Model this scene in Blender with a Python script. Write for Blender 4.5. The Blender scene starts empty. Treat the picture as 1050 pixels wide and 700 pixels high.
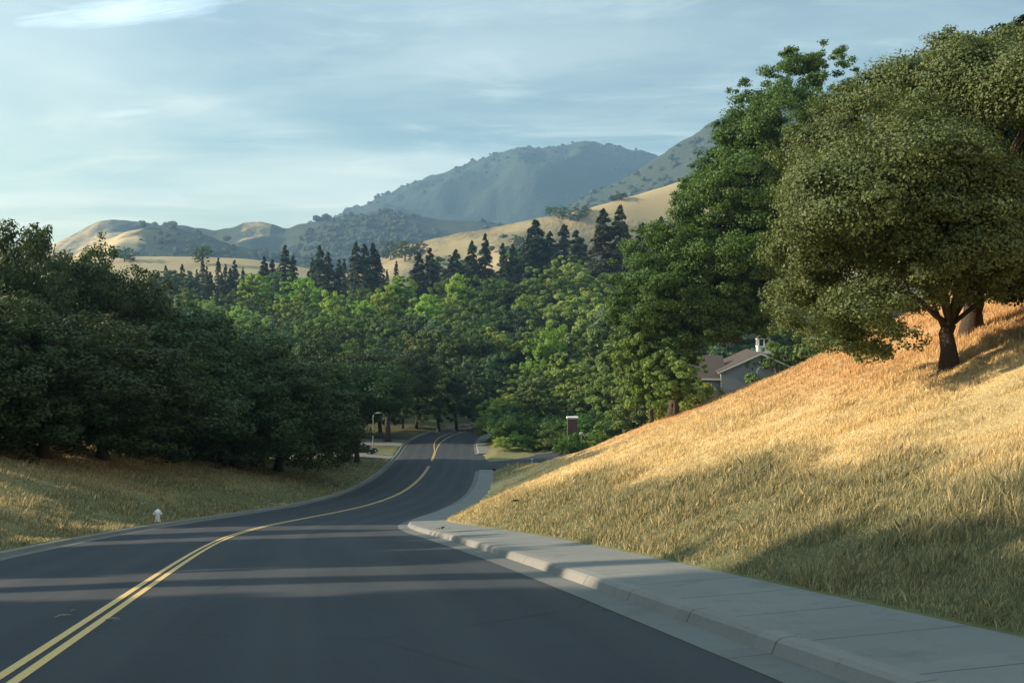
import bpy, math, random
import numpy as np

# ------------------------------------------------------------------ camera, world, sun, exposure
EYE = 1.75
F = 1000.0            # focal length in photo pixels (photo 1050 x 700)
HZ = 320.0            # row of the horizon
SC = bpy.context.scene
COL = SC.collection
cam_d = bpy.data.cameras.new('camera')
cam = bpy.data.objects.new('camera', cam_d)
COL.objects.link(cam)
cam.location = (0, 0, EYE)
cam.rotation_euler = (math.radians(90), 0, 0)
cam_d.sensor_width = 36.0
cam_d.lens = 36.0 * F / 1050.0
cam_d.shift_y = -(350.0 - HZ) / 1050.0
cam_d.clip_start = 0.1
cam_d.clip_end = 30000
SC.camera = cam

SUN_EL = math.radians(20.0)
SUN_AZ = math.radians(-87.0)        # clockwise from +Y (view direction); the sun stands to the left
SUN_STRENGTH = 5.0
SKY_STRENGTH = 0.105
EXPOSURE = 1.3

world = bpy.data.worlds.new('World')
SC.world = world
world.use_nodes = True
wn = world.node_tree
for n in list(wn.nodes):
    wn.nodes.remove(n)


class NB:
    """tiny node builder"""
    def __init__(self, nt):
        self.nt = nt

    def __call__(self, typ, ins=None, **kw):
        n = self.nt.nodes.new('ShaderNode' + typ)
        for k, v in kw.items():
            setattr(n, k, v)
        for k, v in (ins or {}).items():
            s = n.inputs[k]
            if isinstance(v, bpy.types.NodeSocket):
                self.nt.links.new(v, s)
            else:
                s.default_value = v
        return n

    def math(self, op, a, b=None, c=None, clamp=False):
        d = {0: a}
        if b is not None:
            d[1] = b
        if c is not None:
            d[2] = c
        return self('Math', d, operation=op, use_clamp=clamp).outputs[0]

    def ramp(self, fac, stops, interp='LINEAR'):
        n = self('ValToRGB', {'Fac': fac})
        cr = n.color_ramp
        cr.interpolation = interp
        while len(cr.elements) < len(stops):
            cr.elements.new(0.5)
        for e, (p, c) in zip(cr.elements, stops):
            e.position = p
            e.color = (c, c, c, 1) if isinstance(c, (int, float)) else (*c, 1)
        return n.outputs['Color']

    def mix(self, fac, a, b, blend='MIX'):
        n = self('Mix', None, data_type='RGBA', blend_type=blend)
        for i, v in ((0, fac), (6, a), (7, b)):
            if isinstance(v, bpy.types.NodeSocket):
                self.nt.links.new(v, n.inputs[i])
            elif i == 0:
                n.inputs[0].default_value = v
            else:
                n.inputs[i].default_value = (*v, 1) if len(v) == 3 else v
        return n.outputs[2]

    def noise(self, vec, scale, detail=3.0, rough=0.5, dist=0.0):
        return self('TexNoise', {'Vector': vec, 'Scale': scale, 'Detail': detail, 'Roughness': rough,
                                 'Distortion': dist}).outputs['Fac']


W = NB(wn)
sky = W('TexSky', None, sky_type='NISHITA', sun_disc=False)
sky.sun_elevation = SUN_EL
sky.sun_rotation = SUN_AZ
sky.altitude = 200
sky.air_density = 1.0
sky.dust_density = 1.6
sky.ozone_density = 1.6
geo = W('TexCoord')
dirv = geo.outputs['Generated']
sep = W('SeparateXYZ', {0: dirv})
zc = W.math('ADD', W.math('MAXIMUM', sep.outputs[2], 0.0), 0.10)
px_ = W.math('DIVIDE', sep.outputs[0], zc)
py_ = W.math('DIVIDE', sep.outputs[1], zc)
pv = W('CombineXYZ', {0: px_, 1: py_, 2: 0.0}).outputs[0]
mp = W('Mapping', {'Vector': pv, 'Rotation': (0, 0, math.radians(-28)), 'Scale': (0.42, 1.0, 1.0)}).outputs[0]
n1 = W.noise(mp, 0.55, 6.0, 0.55, 0.6)
mp2 = W('Mapping', {'Vector': pv, 'Rotation': (0, 0, math.radians(-12)), 'Scale': (0.9, 1.7, 1.0),
                    'Location': (3.1, 1.7, 0)}).outputs[0]
n2 = W.noise(mp2, 1.3, 9.0, 0.66, 0.9)
veil = W.ramp(n1, [(0.34, 0.05), (0.56, 1.0)], 'EASE')
wisps = W.ramp(n2, [(0.46, 0.0), (0.72, 1.0)], 'EASE')
cl = W.math('ADD', W.math('MULTIPLY', veil, 0.85), W.math('MULTIPLY', wisps, 0.46), clamp=True)
# bright bank of cloud high on the left and two small streaks under it: masks about fixed sky directions
def sky_blob(u, v, ru, rv, rot, thr=0.35):
    d = np.array([(u - 525) / F, 1.0, (HZ - v) / F])
    ax = W.math('DIVIDE', sep.outputs[0], W.math('MAXIMUM', sep.outputs[1], 0.05))
    az = W.math('DIVIDE', sep.outputs[2], W.math('MAXIMUM', sep.outputs[1], 0.05))
    dx = W.math('SUBTRACT', ax, float(d[0]))
    dz = W.math('SUBTRACT', az, float(d[2]))
    c, s = math.cos(rot), math.sin(rot)
    a = W.math('ADD', W.math('MULTIPLY', dx, c * F / ru), W.math('MULTIPLY', dz, s * F / ru))
    b = W.math('ADD', W.math('MULTIPLY', dx, -s * F / rv), W.math('MULTIPLY', dz, c * F / rv))
    r2 = W.math('ADD', W.math('MULTIPLY', a, a), W.math('MULTIPLY', b, b))
    cv = W('CombineXYZ', {0: W.math('MULTIPLY', ax, 14.0), 1: W.math('MULTIPLY', az, 60.0), 2: u * 0.01}).outputs[0]
    nn = W.noise(cv, 1.0, 6.0, 0.62, 0.8)
    cv2 = W('CombineXYZ', {0: W.math('MULTIPLY', ax, 9.0), 1: W.math('MULTIPLY', W.math('SUBTRACT', az, W.math('MULTIPLY', ax, 0.13)), 170.0), 2: u * 0.03}).outputs[0]
    n3 = W.noise(cv2, 1.0, 8.0, 0.7, 1.2)
    f = W.math('SUBTRACT', W.math('ADD', W.math('MULTIPLY', W.math('SUBTRACT', 1.0, r2), 0.7), W.math('ADD', W.math('MULTIPLY', nn, 0.9), W.math('MULTIPLY', n3, 1.1))), 1.05)
    return W.ramp(f, [(0.0, 0.0), (0.85, 1.0)], 'LINEAR')
b1 = sky_blob(135, 10, 125, 17, math.radians(7))
b2 = sky_blob(128, 116, 42, 5, math.radians(4))
tinted = W.mix(1.0, sky.outputs[0], (0.98, 1.01, 0.82, 1), 'MULTIPLY')
cloudcol = W.mix(0.75, tinted, (7.7, 7.7, 6.5, 1))
skyc = W.mix(cl, tinted, cloudcol)
skyc = W.mix(W.math('MULTIPLY', b1, 0.75), skyc, (11.5, 11.9, 11.6, 1))
skyc = W.mix(W.math('MULTIPLY', b2, 0.35), skyc, (9.0, 9.6, 9.4, 1))
band = W.ramp(sep.outputs[2], [(0.0, (0.62, 0.64, 0.60)), (0.13, (0.50, 0.53, 0.53)), (0.30, (0.31, 0.375, 0.44)), (0.60, (0.42, 0.54, 0.66)), (1.0, (0.46, 0.60, 0.70))])      # hazy bright band low, deep sky overhead
skyc = W.mix(1.0, skyc, band, 'MULTIPLY')
# warm glow low in the sky on the sun's side
sdot = W.math('ADD', W.math('MULTIPLY', sep.outputs[0], -0.80), W.math('MULTIPLY', sep.outputs[1], 0.60))
glow = W.math('MULTIPLY', W.ramp(sdot, [(0.55, 0.0), (1.0, 1.0)], 'EASE'), W.ramp(sep.outputs[2], [(0.0, 1.0), (0.30, 0.0)], 'EASE'))
skyc = W.mix(glow, skyc, W.mix(1.0, skyc, (1.38, 1.15, 0.80, 1), 'MULTIPLY'))
skyc = W.mix(1.0, skyc, (1.35, 1.35, 1.35, 1), 'MULTIPLY')
bg = W('Background', {'Color': skyc, 'Strength': SKY_STRENGTH})
wo = W('OutputWorld', {'Surface': bg.outputs[0]})

sun_d = bpy.data.lights.new('sun', 'SUN')
sun_d.energy = SUN_STRENGTH
sun_d.angle = math.radians(0.53)
sun_d.color = (1.0, 0.83, 0.60)
sun = bpy.data.objects.new('sun', sun_d)
COL.objects.link(sun)
# direction the light travels: from the sun towards the scene
sdir = np.array([math.sin(SUN_AZ) * math.cos(SUN_EL), math.cos(SUN_AZ) * math.cos(SUN_EL), math.sin(SUN_EL)])
from mathutils import Vector
sun.rotation_euler = Vector(sdir.tolist()).to_track_quat('Z', 'Y').to_euler()

SC.view_settings.view_transform = 'Standard'
SC.view_settings.look = 'None'
SC.view_settings.exposure = EXPOSURE
SC.view_settings.gamma = 1.0
SC.view_settings.use_curve_mapping = False
SC.cycles.max_bounces = 5
SC.cycles.diffuse_bounces = 2
SC.cycles.glossy_bounces = 2
SC.cycles.transmission_bounces = 3
SC.cycles.volume_bounces = 0
SC.cycles.use_denoising = True

# ------------------------------------------------------------------ helpers
rng = np.random.default_rng(7)


def tag(o, label=None, cat=None, group=None, kind=None):
    if label: o['label'] = label
    if cat: o['category'] = cat
    if group: o['group'] = group
    if kind: o['kind'] = kind
    return o


def mesh_np(name, V, faces, mat=None, parent=None, smooth=False, uv=None, attrs=None):
    """faces: (n,k) int array or list of such arrays"""
    V = np.asarray(V, np.float32).reshape(-1, 3)
    if not isinstance(faces, list):
        faces = [faces]
    faces = [np.asarray(f, np.int32) for f in faces if len(f)]
    me = bpy.data.meshes.new(name)
    me.vertices.add(len(V))
    me.vertices.foreach_set('co', V.ravel())
    loops = np.concatenate([f.ravel() for f in faces])
    tot = np.concatenate([np.full(len(f), f.shape[1], np.int32) for f in faces])
    start = np.concatenate([[0], np.cumsum(tot)[:-1]]).astype(np.int32)
    me.loops.add(len(loops))
    me.loops.foreach_set('vertex_index', loops)
    me.polygons.add(len(tot))
    me.polygons.foreach_set('loop_start', start)
    me.polygons.foreach_set('use_smooth', np.full(len(tot), bool(smooth)))
    if uv is not None:
        l = me.uv_layers.new(name='UVMap')
        l.data.foreach_set('uv', np.asarray(uv, np.float32)[loops].ravel())
    for k, a in (attrs or {}).items():
        at = me.attributes.new(k, 'FLOAT', 'POINT')
        at.data.foreach_set('value', np.asarray(a, np.float32))
    me.update(calc_edges=True)
    me.validate()
    if mat is not None:
        for m in (mat if isinstance(mat, list) else [mat]):
            me.materials.append(m)
    o = bpy.data.objects.new(name, me)
    COL.objects.link(o)
    if parent is not None:
        o.parent = parent
    return o


def empty(name, loc, rz=0.0, sc=1.0):
    o = bpy.data.objects.new(name, None)
    COL.objects.link(o)
    o.empty_display_size = 0.3
    o.location = loc
    o.rotation_euler = (0, 0, rz)
    o.scale = (sc, sc, sc) if isinstance(sc, (int, float)) else sc
    return o


class MB:
    """collects boxes, prisms, tubes, lathes into one mesh"""
    def __init__(self):
        self.V = []; self.F = []; self.n = 0

    def add(self, V, faces):
        V = np.asarray(V, float).reshape(-1, 3)
        for f in faces:
            self.F.append([i + self.n for i in f])
        self.V.append(V); self.n += len(V)

    def box(self, x0, x1, y0, y1, z0, z1, bev=0.0):
        if bev <= 0:
            V = [(x, y, z) for z in (z0, z1) for y in (y0, y1) for x in (x0, x1)]
            self.add(V, [(0, 2, 3, 1), (4, 5, 7, 6), (0, 1, 5, 4), (2, 6, 7, 3), (0, 4, 6, 2), (1, 3, 7, 5)])
        else:
            b = bev
            rings = []
            for z, i in ((z0, b), (z0 + b, 0), (z1 - b, 0), (z1, b)):
                c = b
                r = [(x0 + i + c, y0 + i), (x1 - i - c, y0 + i), (x1 - i, y0 + i + c), (x1 - i, y1 - i - c),
                     (x1 - i - c, y1 - i), (x0 + i + c, y1 - i), (x0 + i, y1 - i - c), (x0 + i, y0 + i + c)]
                rings.append([(p[0], p[1], z) for p in r])
            self.loft(rings)

    def loft(self, rings, cap=True):
        k = len(rings[0]); V = [p for r in rings for p in r]; f = []
        for a in range(len(rings) - 1):
            for i in range(k):
                j = (i + 1) % k
                f.append((a * k + i, a * k + j, (a + 1) * k + j, (a + 1) * k + i))
        if cap:
            f.append(tuple(range(k))[::-1]); f.append(tuple((len(rings) - 1) * k + i for i in range(k)))
        self.add(V, f)

    def tube(self, pts, rad, n=8, cap=True):
        pts = np.asarray(pts, float); rad = np.broadcast_to(np.asarray(rad, float), (len(pts),))
        rings = []
        up = np.array([0.31, 0.2, 0.93])
        for i, p in enumerate(pts):
            d = pts[min(i + 1, len(pts) - 1)] - pts[max(i - 1, 0)]
            d = d / (np.linalg.norm(d) + 1e-9)
            u = np.cross(d, up if abs(d @ up) < 0.95 else np.array([1, 0, 0])); u /= np.linalg.norm(u)
            v = np.cross(d, u)
            rings.append([tuple(p + rad[i] * (math.cos(a) * u + math.sin(a) * v)) for a in np.arange(n) * 2 * math.pi / n])
        self.loft(rings, cap)

    def lathe(self, prof, n=16, c=(0, 0)):
        self.loft([[(c[0] + r * math.cos(a), c[1] + r * math.sin(a), z) for a in np.arange(n) * 2 * math.pi / n] for r, z in prof])

    def build(self, name, mat, parent=None, smooth=False):
        V = np.concatenate(self.V)
        by = {}
        for f in self.F:
            by.setdefault(len(f), []).append(f)
        return mesh_np(name, V, [np.array(v) for v in by.values()], mat, parent, smooth)


def copy_tree(o, parent=None):
    c = o.copy(); COL.objects.link(c); c.parent = parent
    for ch in list(o.children):
        copy_tree(ch, c)
    return c


def vnoise(x, y, seed=0):
    """smooth value noise in [0,1]"""
    x = np.asarray(x, float); y = np.asarray(y, float)
    xi = np.floor(x).astype(np.int64); yi = np.floor(y).astype(np.int64)
    fx = x - xi; fy = y - yi
    fx = fx * fx * (3 - 2 * fx); fy = fy * fy * (3 - 2 * fy)
    def h(a, b):
        n = (a * 374761393 + b * 668265263 + seed * 1442695041) & 0x7fffffff
        n = ((n ^ (n >> 13)) * 1274126177) & 0x7fffffff
        n = n ^ (n >> 16)
        return (n & 0xffff) / 65535.0
    return (h(xi, yi) * (1 - fx) + h(xi + 1, yi) * fx) * (1 - fy) + (h(xi, yi + 1) * (1 - fx) + h(xi + 1, yi + 1) * fx) * fy


def fbm(x, y, oct=4, seed=0, gain=0.5):
    s = 0; a = 1; t = 0
    for i in range(oct):
        s = s + a * vnoise(x * 2 ** i, y * 2 ** i, seed + i * 17); t += a; a *= gain
    return s / t


def sstep(a, b, x):
    t = np.clip((np.asarray(x, float) - a) / (b - a), 0, 1)
    return t * t * (3 - 2 * t)


# ------------------------------------------------------------------ materials
def new_mat(name):
    m = bpy.data.materials.new(name); m.use_nodes = True
    nt = m.node_tree
    for n in list(nt.nodes):
        nt.nodes.remove(n)
    return m, NB(nt)


def finish(N, col, rough=0.8, spec=0.3, bump=None, bstr=0.3, bdist=0.02, metal=0.0, extra=None):
    ins = {'Base Color': col if isinstance(col, bpy.types.NodeSocket) else (*col, 1), 'Roughness': rough,
           'Specular IOR Level': spec, 'Metallic': metal}
    if bump is not None:
        b = N('Bump', {'Height': bump, 'Strength': bstr, 'Distance': bdist})
        ins['Normal'] = b.outputs[0]
    ins.update(extra or {})
    p = N('BsdfPrincipled', ins)
    N('OutputMaterial', {'Surface': p.outputs[0]})


def simple(name, col, rough=0.6, spec=0.4, metal=0.0, var=0.15, scale=6.0, bstr=0.15):
    m, N = new_mat(name)
    tc = N('TexCoord').outputs['Object']
    n = N.noise(tc, scale, 5.0, 0.6)
    c = N.mix(n, tuple(x * (1 - var) for x in col), tuple(min(1, x * (1 + var)) for x in col))
    finish(N, c, rough, spec, bump=n, bstr=bstr, metal=metal)
    return m


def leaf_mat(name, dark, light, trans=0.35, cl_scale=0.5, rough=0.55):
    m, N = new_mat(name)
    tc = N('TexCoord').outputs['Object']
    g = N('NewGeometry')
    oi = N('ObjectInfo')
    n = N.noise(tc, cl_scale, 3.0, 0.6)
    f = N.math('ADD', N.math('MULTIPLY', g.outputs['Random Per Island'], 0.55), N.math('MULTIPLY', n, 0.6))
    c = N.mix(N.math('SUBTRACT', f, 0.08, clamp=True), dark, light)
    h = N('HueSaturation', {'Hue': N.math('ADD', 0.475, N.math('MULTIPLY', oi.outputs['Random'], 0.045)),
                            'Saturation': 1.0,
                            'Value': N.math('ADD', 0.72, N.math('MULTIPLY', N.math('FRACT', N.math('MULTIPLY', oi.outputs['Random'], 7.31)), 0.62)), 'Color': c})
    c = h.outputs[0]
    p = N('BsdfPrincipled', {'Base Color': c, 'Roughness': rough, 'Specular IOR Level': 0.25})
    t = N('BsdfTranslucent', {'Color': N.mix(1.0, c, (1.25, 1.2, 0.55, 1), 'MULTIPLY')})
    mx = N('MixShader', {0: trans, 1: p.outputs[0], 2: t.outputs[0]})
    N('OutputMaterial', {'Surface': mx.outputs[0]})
    return m


M = {}
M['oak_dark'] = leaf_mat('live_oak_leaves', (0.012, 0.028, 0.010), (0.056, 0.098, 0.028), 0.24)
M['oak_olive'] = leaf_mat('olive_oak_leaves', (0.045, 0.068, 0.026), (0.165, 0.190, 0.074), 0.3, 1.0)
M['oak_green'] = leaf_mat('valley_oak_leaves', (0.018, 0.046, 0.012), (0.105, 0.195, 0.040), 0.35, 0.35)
M['broad'] = leaf_mat('broadleaf_leaves', (0.034, 0.066, 0.020), (0.140, 0.210, 0.048))
M['blue'] = leaf_mat('dull_green_leaves', (0.034, 0.066, 0.034), (0.105, 0.170, 0.080))
M['pale'] = leaf_mat('pale_green_leaves', (0.100, 0.155, 0.042), (0.290, 0.370, 0.095), 0.4)
M['bright'] = leaf_mat('bright_green_leaves', (0.120, 0.220, 0.035), (0.330, 0.480, 0.090), 0.42)
M['conifer'] = leaf_mat('conifer_needles', (0.016, 0.034, 0.020), (0.055, 0.080, 0.040), 0.12)
M['conifer_brown'] = leaf_mat('redwood_needles', (0.036, 0.042, 0.020), (0.100, 0.092, 0.044), 0.12)


def bark_mat(name, col):
    m, N = new_mat(name)
    tc = N('TexCoord').outputs['Object']
    mp = N('Mapping', {'Vector': tc, 'Scale': (6, 6, 1.2)}).outputs[0]
    n = N.noise(mp, 2.0, 6.0, 0.65, 0.5)
    c = N.mix(n, tuple(x * 0.5 for x in col), tuple(x * 1.5 for x in col))
    finish(N, c, 0.9, 0.2, bump=n, bstr=0.8, bdist=0.04)
    return m


M['bark'] = bark_mat('oak_bark', (0.060, 0.048, 0.038))
M['bark_pale'] = bark_mat('pale_bark', (0.12, 0.095, 0.07))

# asphalt: uv = (s, t) metres
m, N = new_mat('asphalt'); M['asphalt'] = m
tc = N('TexCoord').outputs['Object']
uv = N('UVMap').outputs[0]
a1 = N.noise(tc, 0.35, 4.0, 0.6)
a2 = N.noise(tc, 60.0, 2.0, 0.5)
stretch = N('Mapping', {'Vector': uv, 'Scale': (0.05, 1.0, 1)}).outputs[0]
a3 = N.noise(stretch, 1.6, 4.0, 0.6)
f = N.math('ADD', N.math('MULTIPLY', a1, 0.4), N.math('ADD', N.math('MULTIPLY', a2, 0.25), N.math('MULTIPLY', a3, 0.5)))
c = N.ramp(f, [(0.30, (0.018, 0.022, 0.029)), (0.85, (0.046, 0.052, 0.063))])
vor = N('TexVoronoi', {'Vector': N('Mapping', {'Vector': tc, 'Scale': (0.12, 0.12, 0.12)}).outputs[0], 'Scale': 1.0,
                       'Randomness': 1.0}, feature='DISTANCE_TO_EDGE').outputs['Distance']
crack = N.ramp(N.math('ADD', vor, N.math('MULTIPLY', N.noise(tc, 2.0, 4.0), 0.02)), [(0.0105, 1.0), (0.013, 0.0)])
c = N.mix(N.math('MULTIPLY', crack, 0.5), c, (0.012, 0.012, 0.014))
suv = N('SeparateXYZ', {0: uv}).outputs[1]
trk = N.math('PINGPONG', N.math('ADD', suv, 0.45), 0.9)
c = N.mix(N.math('MULTIPLY', N.ramp(trk, [(0.35, 0.0), (0.75, 1.0)], 'EASE'), 0.16), c, (0.075, 0.078, 0.08))
spk = N.ramp(N.noise(tc, 140.0, 2.0, 0.7), [(0.62, 0.0), (0.72, 1.0)])
c = N.mix(N.math('MULTIPLY', spk, 0.35), c, (0.10, 0.10, 0.10))
finish(N, c, 0.88, 0.25, bump=a2, bstr=0.35, bdist=0.01)


def concrete(name, col, joint, jt=None, mottling=0.14):
    m, N = new_mat(name)
    tc = N('TexCoord').outputs['Object']
    uv = N('UVMap').outputs[0]
    sp = N('SeparateXYZ', {0: uv})
    a = N.noise(tc, 0.8, 6.0, 0.65)
    b = N.noise(tc, 25.0, 3.0, 0.6)
    cell = N('TexWhiteNoise', {'W': N.math('FLOOR', N.math('DIVIDE', sp.outputs[0], joint))}, noise_dimensions='1D').outputs[0]
    f = N.math('ADD', N.math('MULTIPLY', a, 0.6), N.math('MULTIPLY', b, 0.2))
    f = N.math('ADD', f, N.math('MULTIPLY', cell, 0.2))
    c = N.mix(f, tuple(x * (1 - 2 * mottling) for x in col), tuple(x * (1 + 2 * mottling) for x in col))
    stain = N.ramp(N.noise(tc, 1.7, 6.0, 0.75), [(0.54, 0.0), (0.70, 1.0)])
    c = N.mix(N.math('MULTIPLY', stain, 0.45), c, (0.085, 0.085, 0.078))
    spot = N.ramp(N.noise(tc, 11.0, 3.0, 0.6), [(0.68, 0.0), (0.73, 1.0)])
    c = N.mix(N.math('MULTIPLY', spot, 0.5), c, (0.06, 0.055, 0.05))
    jx = N.math('PINGPONG', N.math('ADD', sp.outputs[0], 0.37), joint * 0.5)
    j = N.math('LESS_THAN', jx, 0.014)
    c = N.mix(N.math('MULTIPLY', j, 0.75), c, (0.06, 0.055, 0.05))
    hgt = N.math('SUBTRACT', b, N.math('MULTIPLY', j, 2.0))
    finish(N, c, 0.88, 0.3, bump=hgt, bstr=0.4, bdist=0.01)
    return m


M['sidewalk'] = concrete('sidewalk_concrete', (0.165, 0.168, 0.160), 1.55)
M['curb'] = concrete('curb_concrete', (0.185, 0.178, 0.165), 2.0, mottling=0.2)
M['gutter'] = concrete('gutter_concrete', (0.125, 0.128, 0.122), 4.0, mottling=0.2)

m, N = new_mat('yellow_road_paint'); M['paint'] = m
tc = N('TexCoord').outputs['Object']
n = N.noise(tc, 9.0, 6.0, 0.7)
n2_ = N.noise(tc, 70.0, 2.0, 0.6)
w = N.ramp(N.math('ADD', N.math('MULTIPLY', n, 0.7), N.math('MULTIPLY', n2_, 0.3)), [(0.42, 0.0), (0.62, 1.0)])
c = N.mix(w, (0.62, 0.41, 0.15), (0.53, 0.38, 0.17))
hole = N.ramp(N.noise(tc, 30.0, 4.0, 0.7), [(0.60, 0.0), (0.68, 1.0)])
c = N.mix(N.math('MULTIPLY', hole, 0.7), c, (0.07, 0.07, 0.065))
finish(N, c, 0.75, 0.3, bump=n2_, bstr=0.2)


def grass_cols(N, tc, pt_green, pt_red):
    n = N.noise(tc, 0.25, 5.0, 0.6)
    n2 = N.noise(tc, 1.6, 5.0, 0.65)
    straw = N.mix(n2, (0.60, 0.42, 0.19), (0.86, 0.69, 0.39))
    straw = N.mix(N.math('MULTIPLY', N.ramp(n, [(0.45, 0.0), (0.65, 1.0)]), 0.55), straw, (0.58, 0.47, 0.26))
    red = N.mix(n2, (0.50, 0.28, 0.12), (0.72, 0.45, 0.21))
    green = N.mix(n2, (0.100, 0.118, 0.060), (0.25, 0.245, 0.13))
    c = N.mix(pt_red, straw, red)
    c = N.mix(pt_green, c, green)
    return c


def grass_mat(name, blades):
    m, N = new_mat(name)
    tc = N('TexCoord').outputs['Object']
    ag = N('Attribute', None, attribute_name='green').outputs['Fac']
    ar = N('Attribute', None, attribute_name='red').outputs['Fac']
    c = grass_cols(N, tc, ag, ar)
    if blades:
        g = N('NewGeometry').outputs['Random Per Island']
        c = N('HueSaturation', {'Hue': 0.5, 'Saturation': 1.0, 'Value': N.math('ADD', 0.65, N.math('MULTIPLY', g, 0.7)), 'Color': c}).outputs[0]
        p = N('BsdfPrincipled', {'Base Color': c, 'Roughness': 0.6, 'Specular IOR Level': 0.25})
        t = N('BsdfTranslucent', {'Color': c})
        mx = N('MixShader', {0: 0.35, 1: p.outputs[0], 2: t.outputs[0]})
        N('OutputMaterial', {'Surface': mx.outputs[0]})
    else:
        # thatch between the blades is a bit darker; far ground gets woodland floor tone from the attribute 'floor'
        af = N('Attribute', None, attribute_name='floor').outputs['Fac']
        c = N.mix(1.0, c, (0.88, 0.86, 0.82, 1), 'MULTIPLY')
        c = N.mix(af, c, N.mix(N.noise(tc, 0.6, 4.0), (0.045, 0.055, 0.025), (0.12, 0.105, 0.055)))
        b = N.noise(tc, 9.0, 5.0, 0.7)
        finish(N, c, 0.95, 0.1, bump=b, bstr=0.9, bdist=0.12)
    return m


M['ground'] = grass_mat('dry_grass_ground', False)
M['blades'] = grass_mat('grass_blades', True)


def hill_mat(name, gold, gold2, wood, wood2, sc, thr, soft=0.08, bdist=6.0, attr=None):
    m, N = new_mat(name)
    tc = N('TexCoord').outputs['Object']
    n = N.noise(tc, sc, 7.0, 0.62, 0.3)
    fine = N.noise(tc, sc * 14, 4.0, 0.7)
    g = N.mix(N.noise(tc, sc * 3.3, 4.0, 0.6), gold, gold2)
    w = N.mix(fine, wood, wood2)
    f = N.math('ADD', n, N.math('MULTIPLY', N.math('SUBTRACT', fine, 0.5), 0.22))
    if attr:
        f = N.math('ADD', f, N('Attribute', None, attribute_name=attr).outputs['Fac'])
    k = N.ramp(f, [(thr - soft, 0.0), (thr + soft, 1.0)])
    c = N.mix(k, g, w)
    h = N.math('ADD', N.math('MULTIPLY', fine, k), N.math('MULTIPLY', n, 0.4))
    finish(N, c, 0.95, 0.1, bump=h, bstr=0.8, bdist=bdist)
    return m


GOLD, GOLD2 = (0.40, 0.28, 0.125), (0.55, 0.42, 0.21)
M['meadow'] = hill_mat('meadow_grass', (0.27, 0.215, 0.12), (0.37, 0.30, 0.175), (0.06, 0.075, 0.03), (0.13, 0.13, 0.055), 0.012, 0.68, bdist=2)
M['goldhill'] = hill_mat('golden_hill_grass', (0.27, 0.205, 0.105), (0.37, 0.295, 0.165), (0.11, 0.105, 0.06), (0.20, 0.17, 0.10), 0.006, 0.585, attr='wood', bdist=3)  # darker pair colours scrub patches and the painted shade of the hill face
M['farhill'] = hill_mat('far_hill_cover', GOLD, GOLD2, (0.028, 0.040, 0.022), (0.062, 0.072, 0.036), 0.0035, 0.45, attr='wood')
M['mountain'] = hill_mat('mountain_chaparral', (0.20, 0.17, 0.10), (0.28, 0.23, 0.14), (0.020, 0.034, 0.022), (0.048, 0.064, 0.036), 0.0022, 0.24, attr='wood', bdist=14)

# ------------------------------------------------------------------ road centre line (fitted to the photograph)
SN = [0.0, 6.0, 12.0, 18.0, 24.0, 32.0, 42.0, 54.0, 68.0, 84.0, 104.0, 130.0, 165.0, 190.0, 215.0, 260.0]
TH = [-0.2014, -0.2089, -0.2157, -0.2211, -0.223, -0.2069, -0.1358, -0.0296, 0.0488, 0.0481, 0.0008, -0.0317, -0.060, 0.10, 0.42, 0.75]
MS = [0.174, 0.1704, 0.1692, 0.1736, 0.1806, 0.1859, 0.1839, 0.1762, 0.1611, 0.1347, 0.1, 0.069, 0.0489, 0.0455, 0.04, 0.02]
WR, WL = 6.32, 5.27           # asphalt half widths right and left of the centre line
CB = 6.76                     # face of the right curb
SB = 8.60                     # back of the right sidewalk
DS = 0.5
S = np.arange(-70, 260.1, DS)
_s = np.arange(0, 260.1, DS)
k9 = np.ones(17) / 17
_th = np.convolve(np.pad(np.interp(_s, SN, TH), 8, 'edge'), k9, 'valid')
_m = np.convolve(np.pad(np.interp(_s, SN, MS), 8, 'edge'), k9, 'valid')
th = np.concatenate([np.full(140, _th[0]), _th]); mm = np.concatenate([np.full(140, _m[0]), _m])
CX = np.cumsum(np.sin(th)) * DS; CY = np.cumsum(np.cos(th)) * DS; CZ = -np.cumsum(mm) * DS
i0 = 140
CX += -2.682 - CX[i0]; CY -= CY[i0]; CZ -= CZ[i0]


def road_pt(s, t, dz=0.0):
    """world point at station s, offset t (right positive), on the road surface with crown fall"""
    s, t = np.broadcast_arrays(np.asarray(s, float), np.asarray(t, float))
    x = np.interp(s, S, CX); y = np.interp(s, S, CY); z = np.interp(s, S, CZ); a = np.interp(s, S, th)
    return np.stack([x + t * np.cos(a), y - t * np.sin(a), z + dz], -1)


def st_of(x, y):
    x = np.asarray(x, float).ravel(); y = np.asarray(y, float).ravel()
    so = np.empty(len(x)); to = np.empty(len(x))
    cx, cy, cs, ct = CX[::4], CY[::4], S[::4], th[::4]
    for a in range(0, len(x), 20000):
        b = slice(a, a + 20000)
        d = (x[b, None] - cx) ** 2 + (y[b, None] - cy) ** 2
        i = d.argmin(1)
        dx = x[b] - cx[i]; dy = y[b] - cy[i]
        along = dx * np.sin(ct[i]) + dy * np.cos(ct[i])
        so[b] = cs[i] + along
        to[b] = dx * np.cos(ct[i]) - dy * np.sin(ct[i])
    return so, to


VY = [-400, 0, 100, 128, 165, 210, 260, 350, 450, 600, 800, 1200, 7000]
VZ = [4, -6, -16, -19.3, -21.5, -23, -19, -6, 3, 9, 10, 5, 0]


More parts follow.
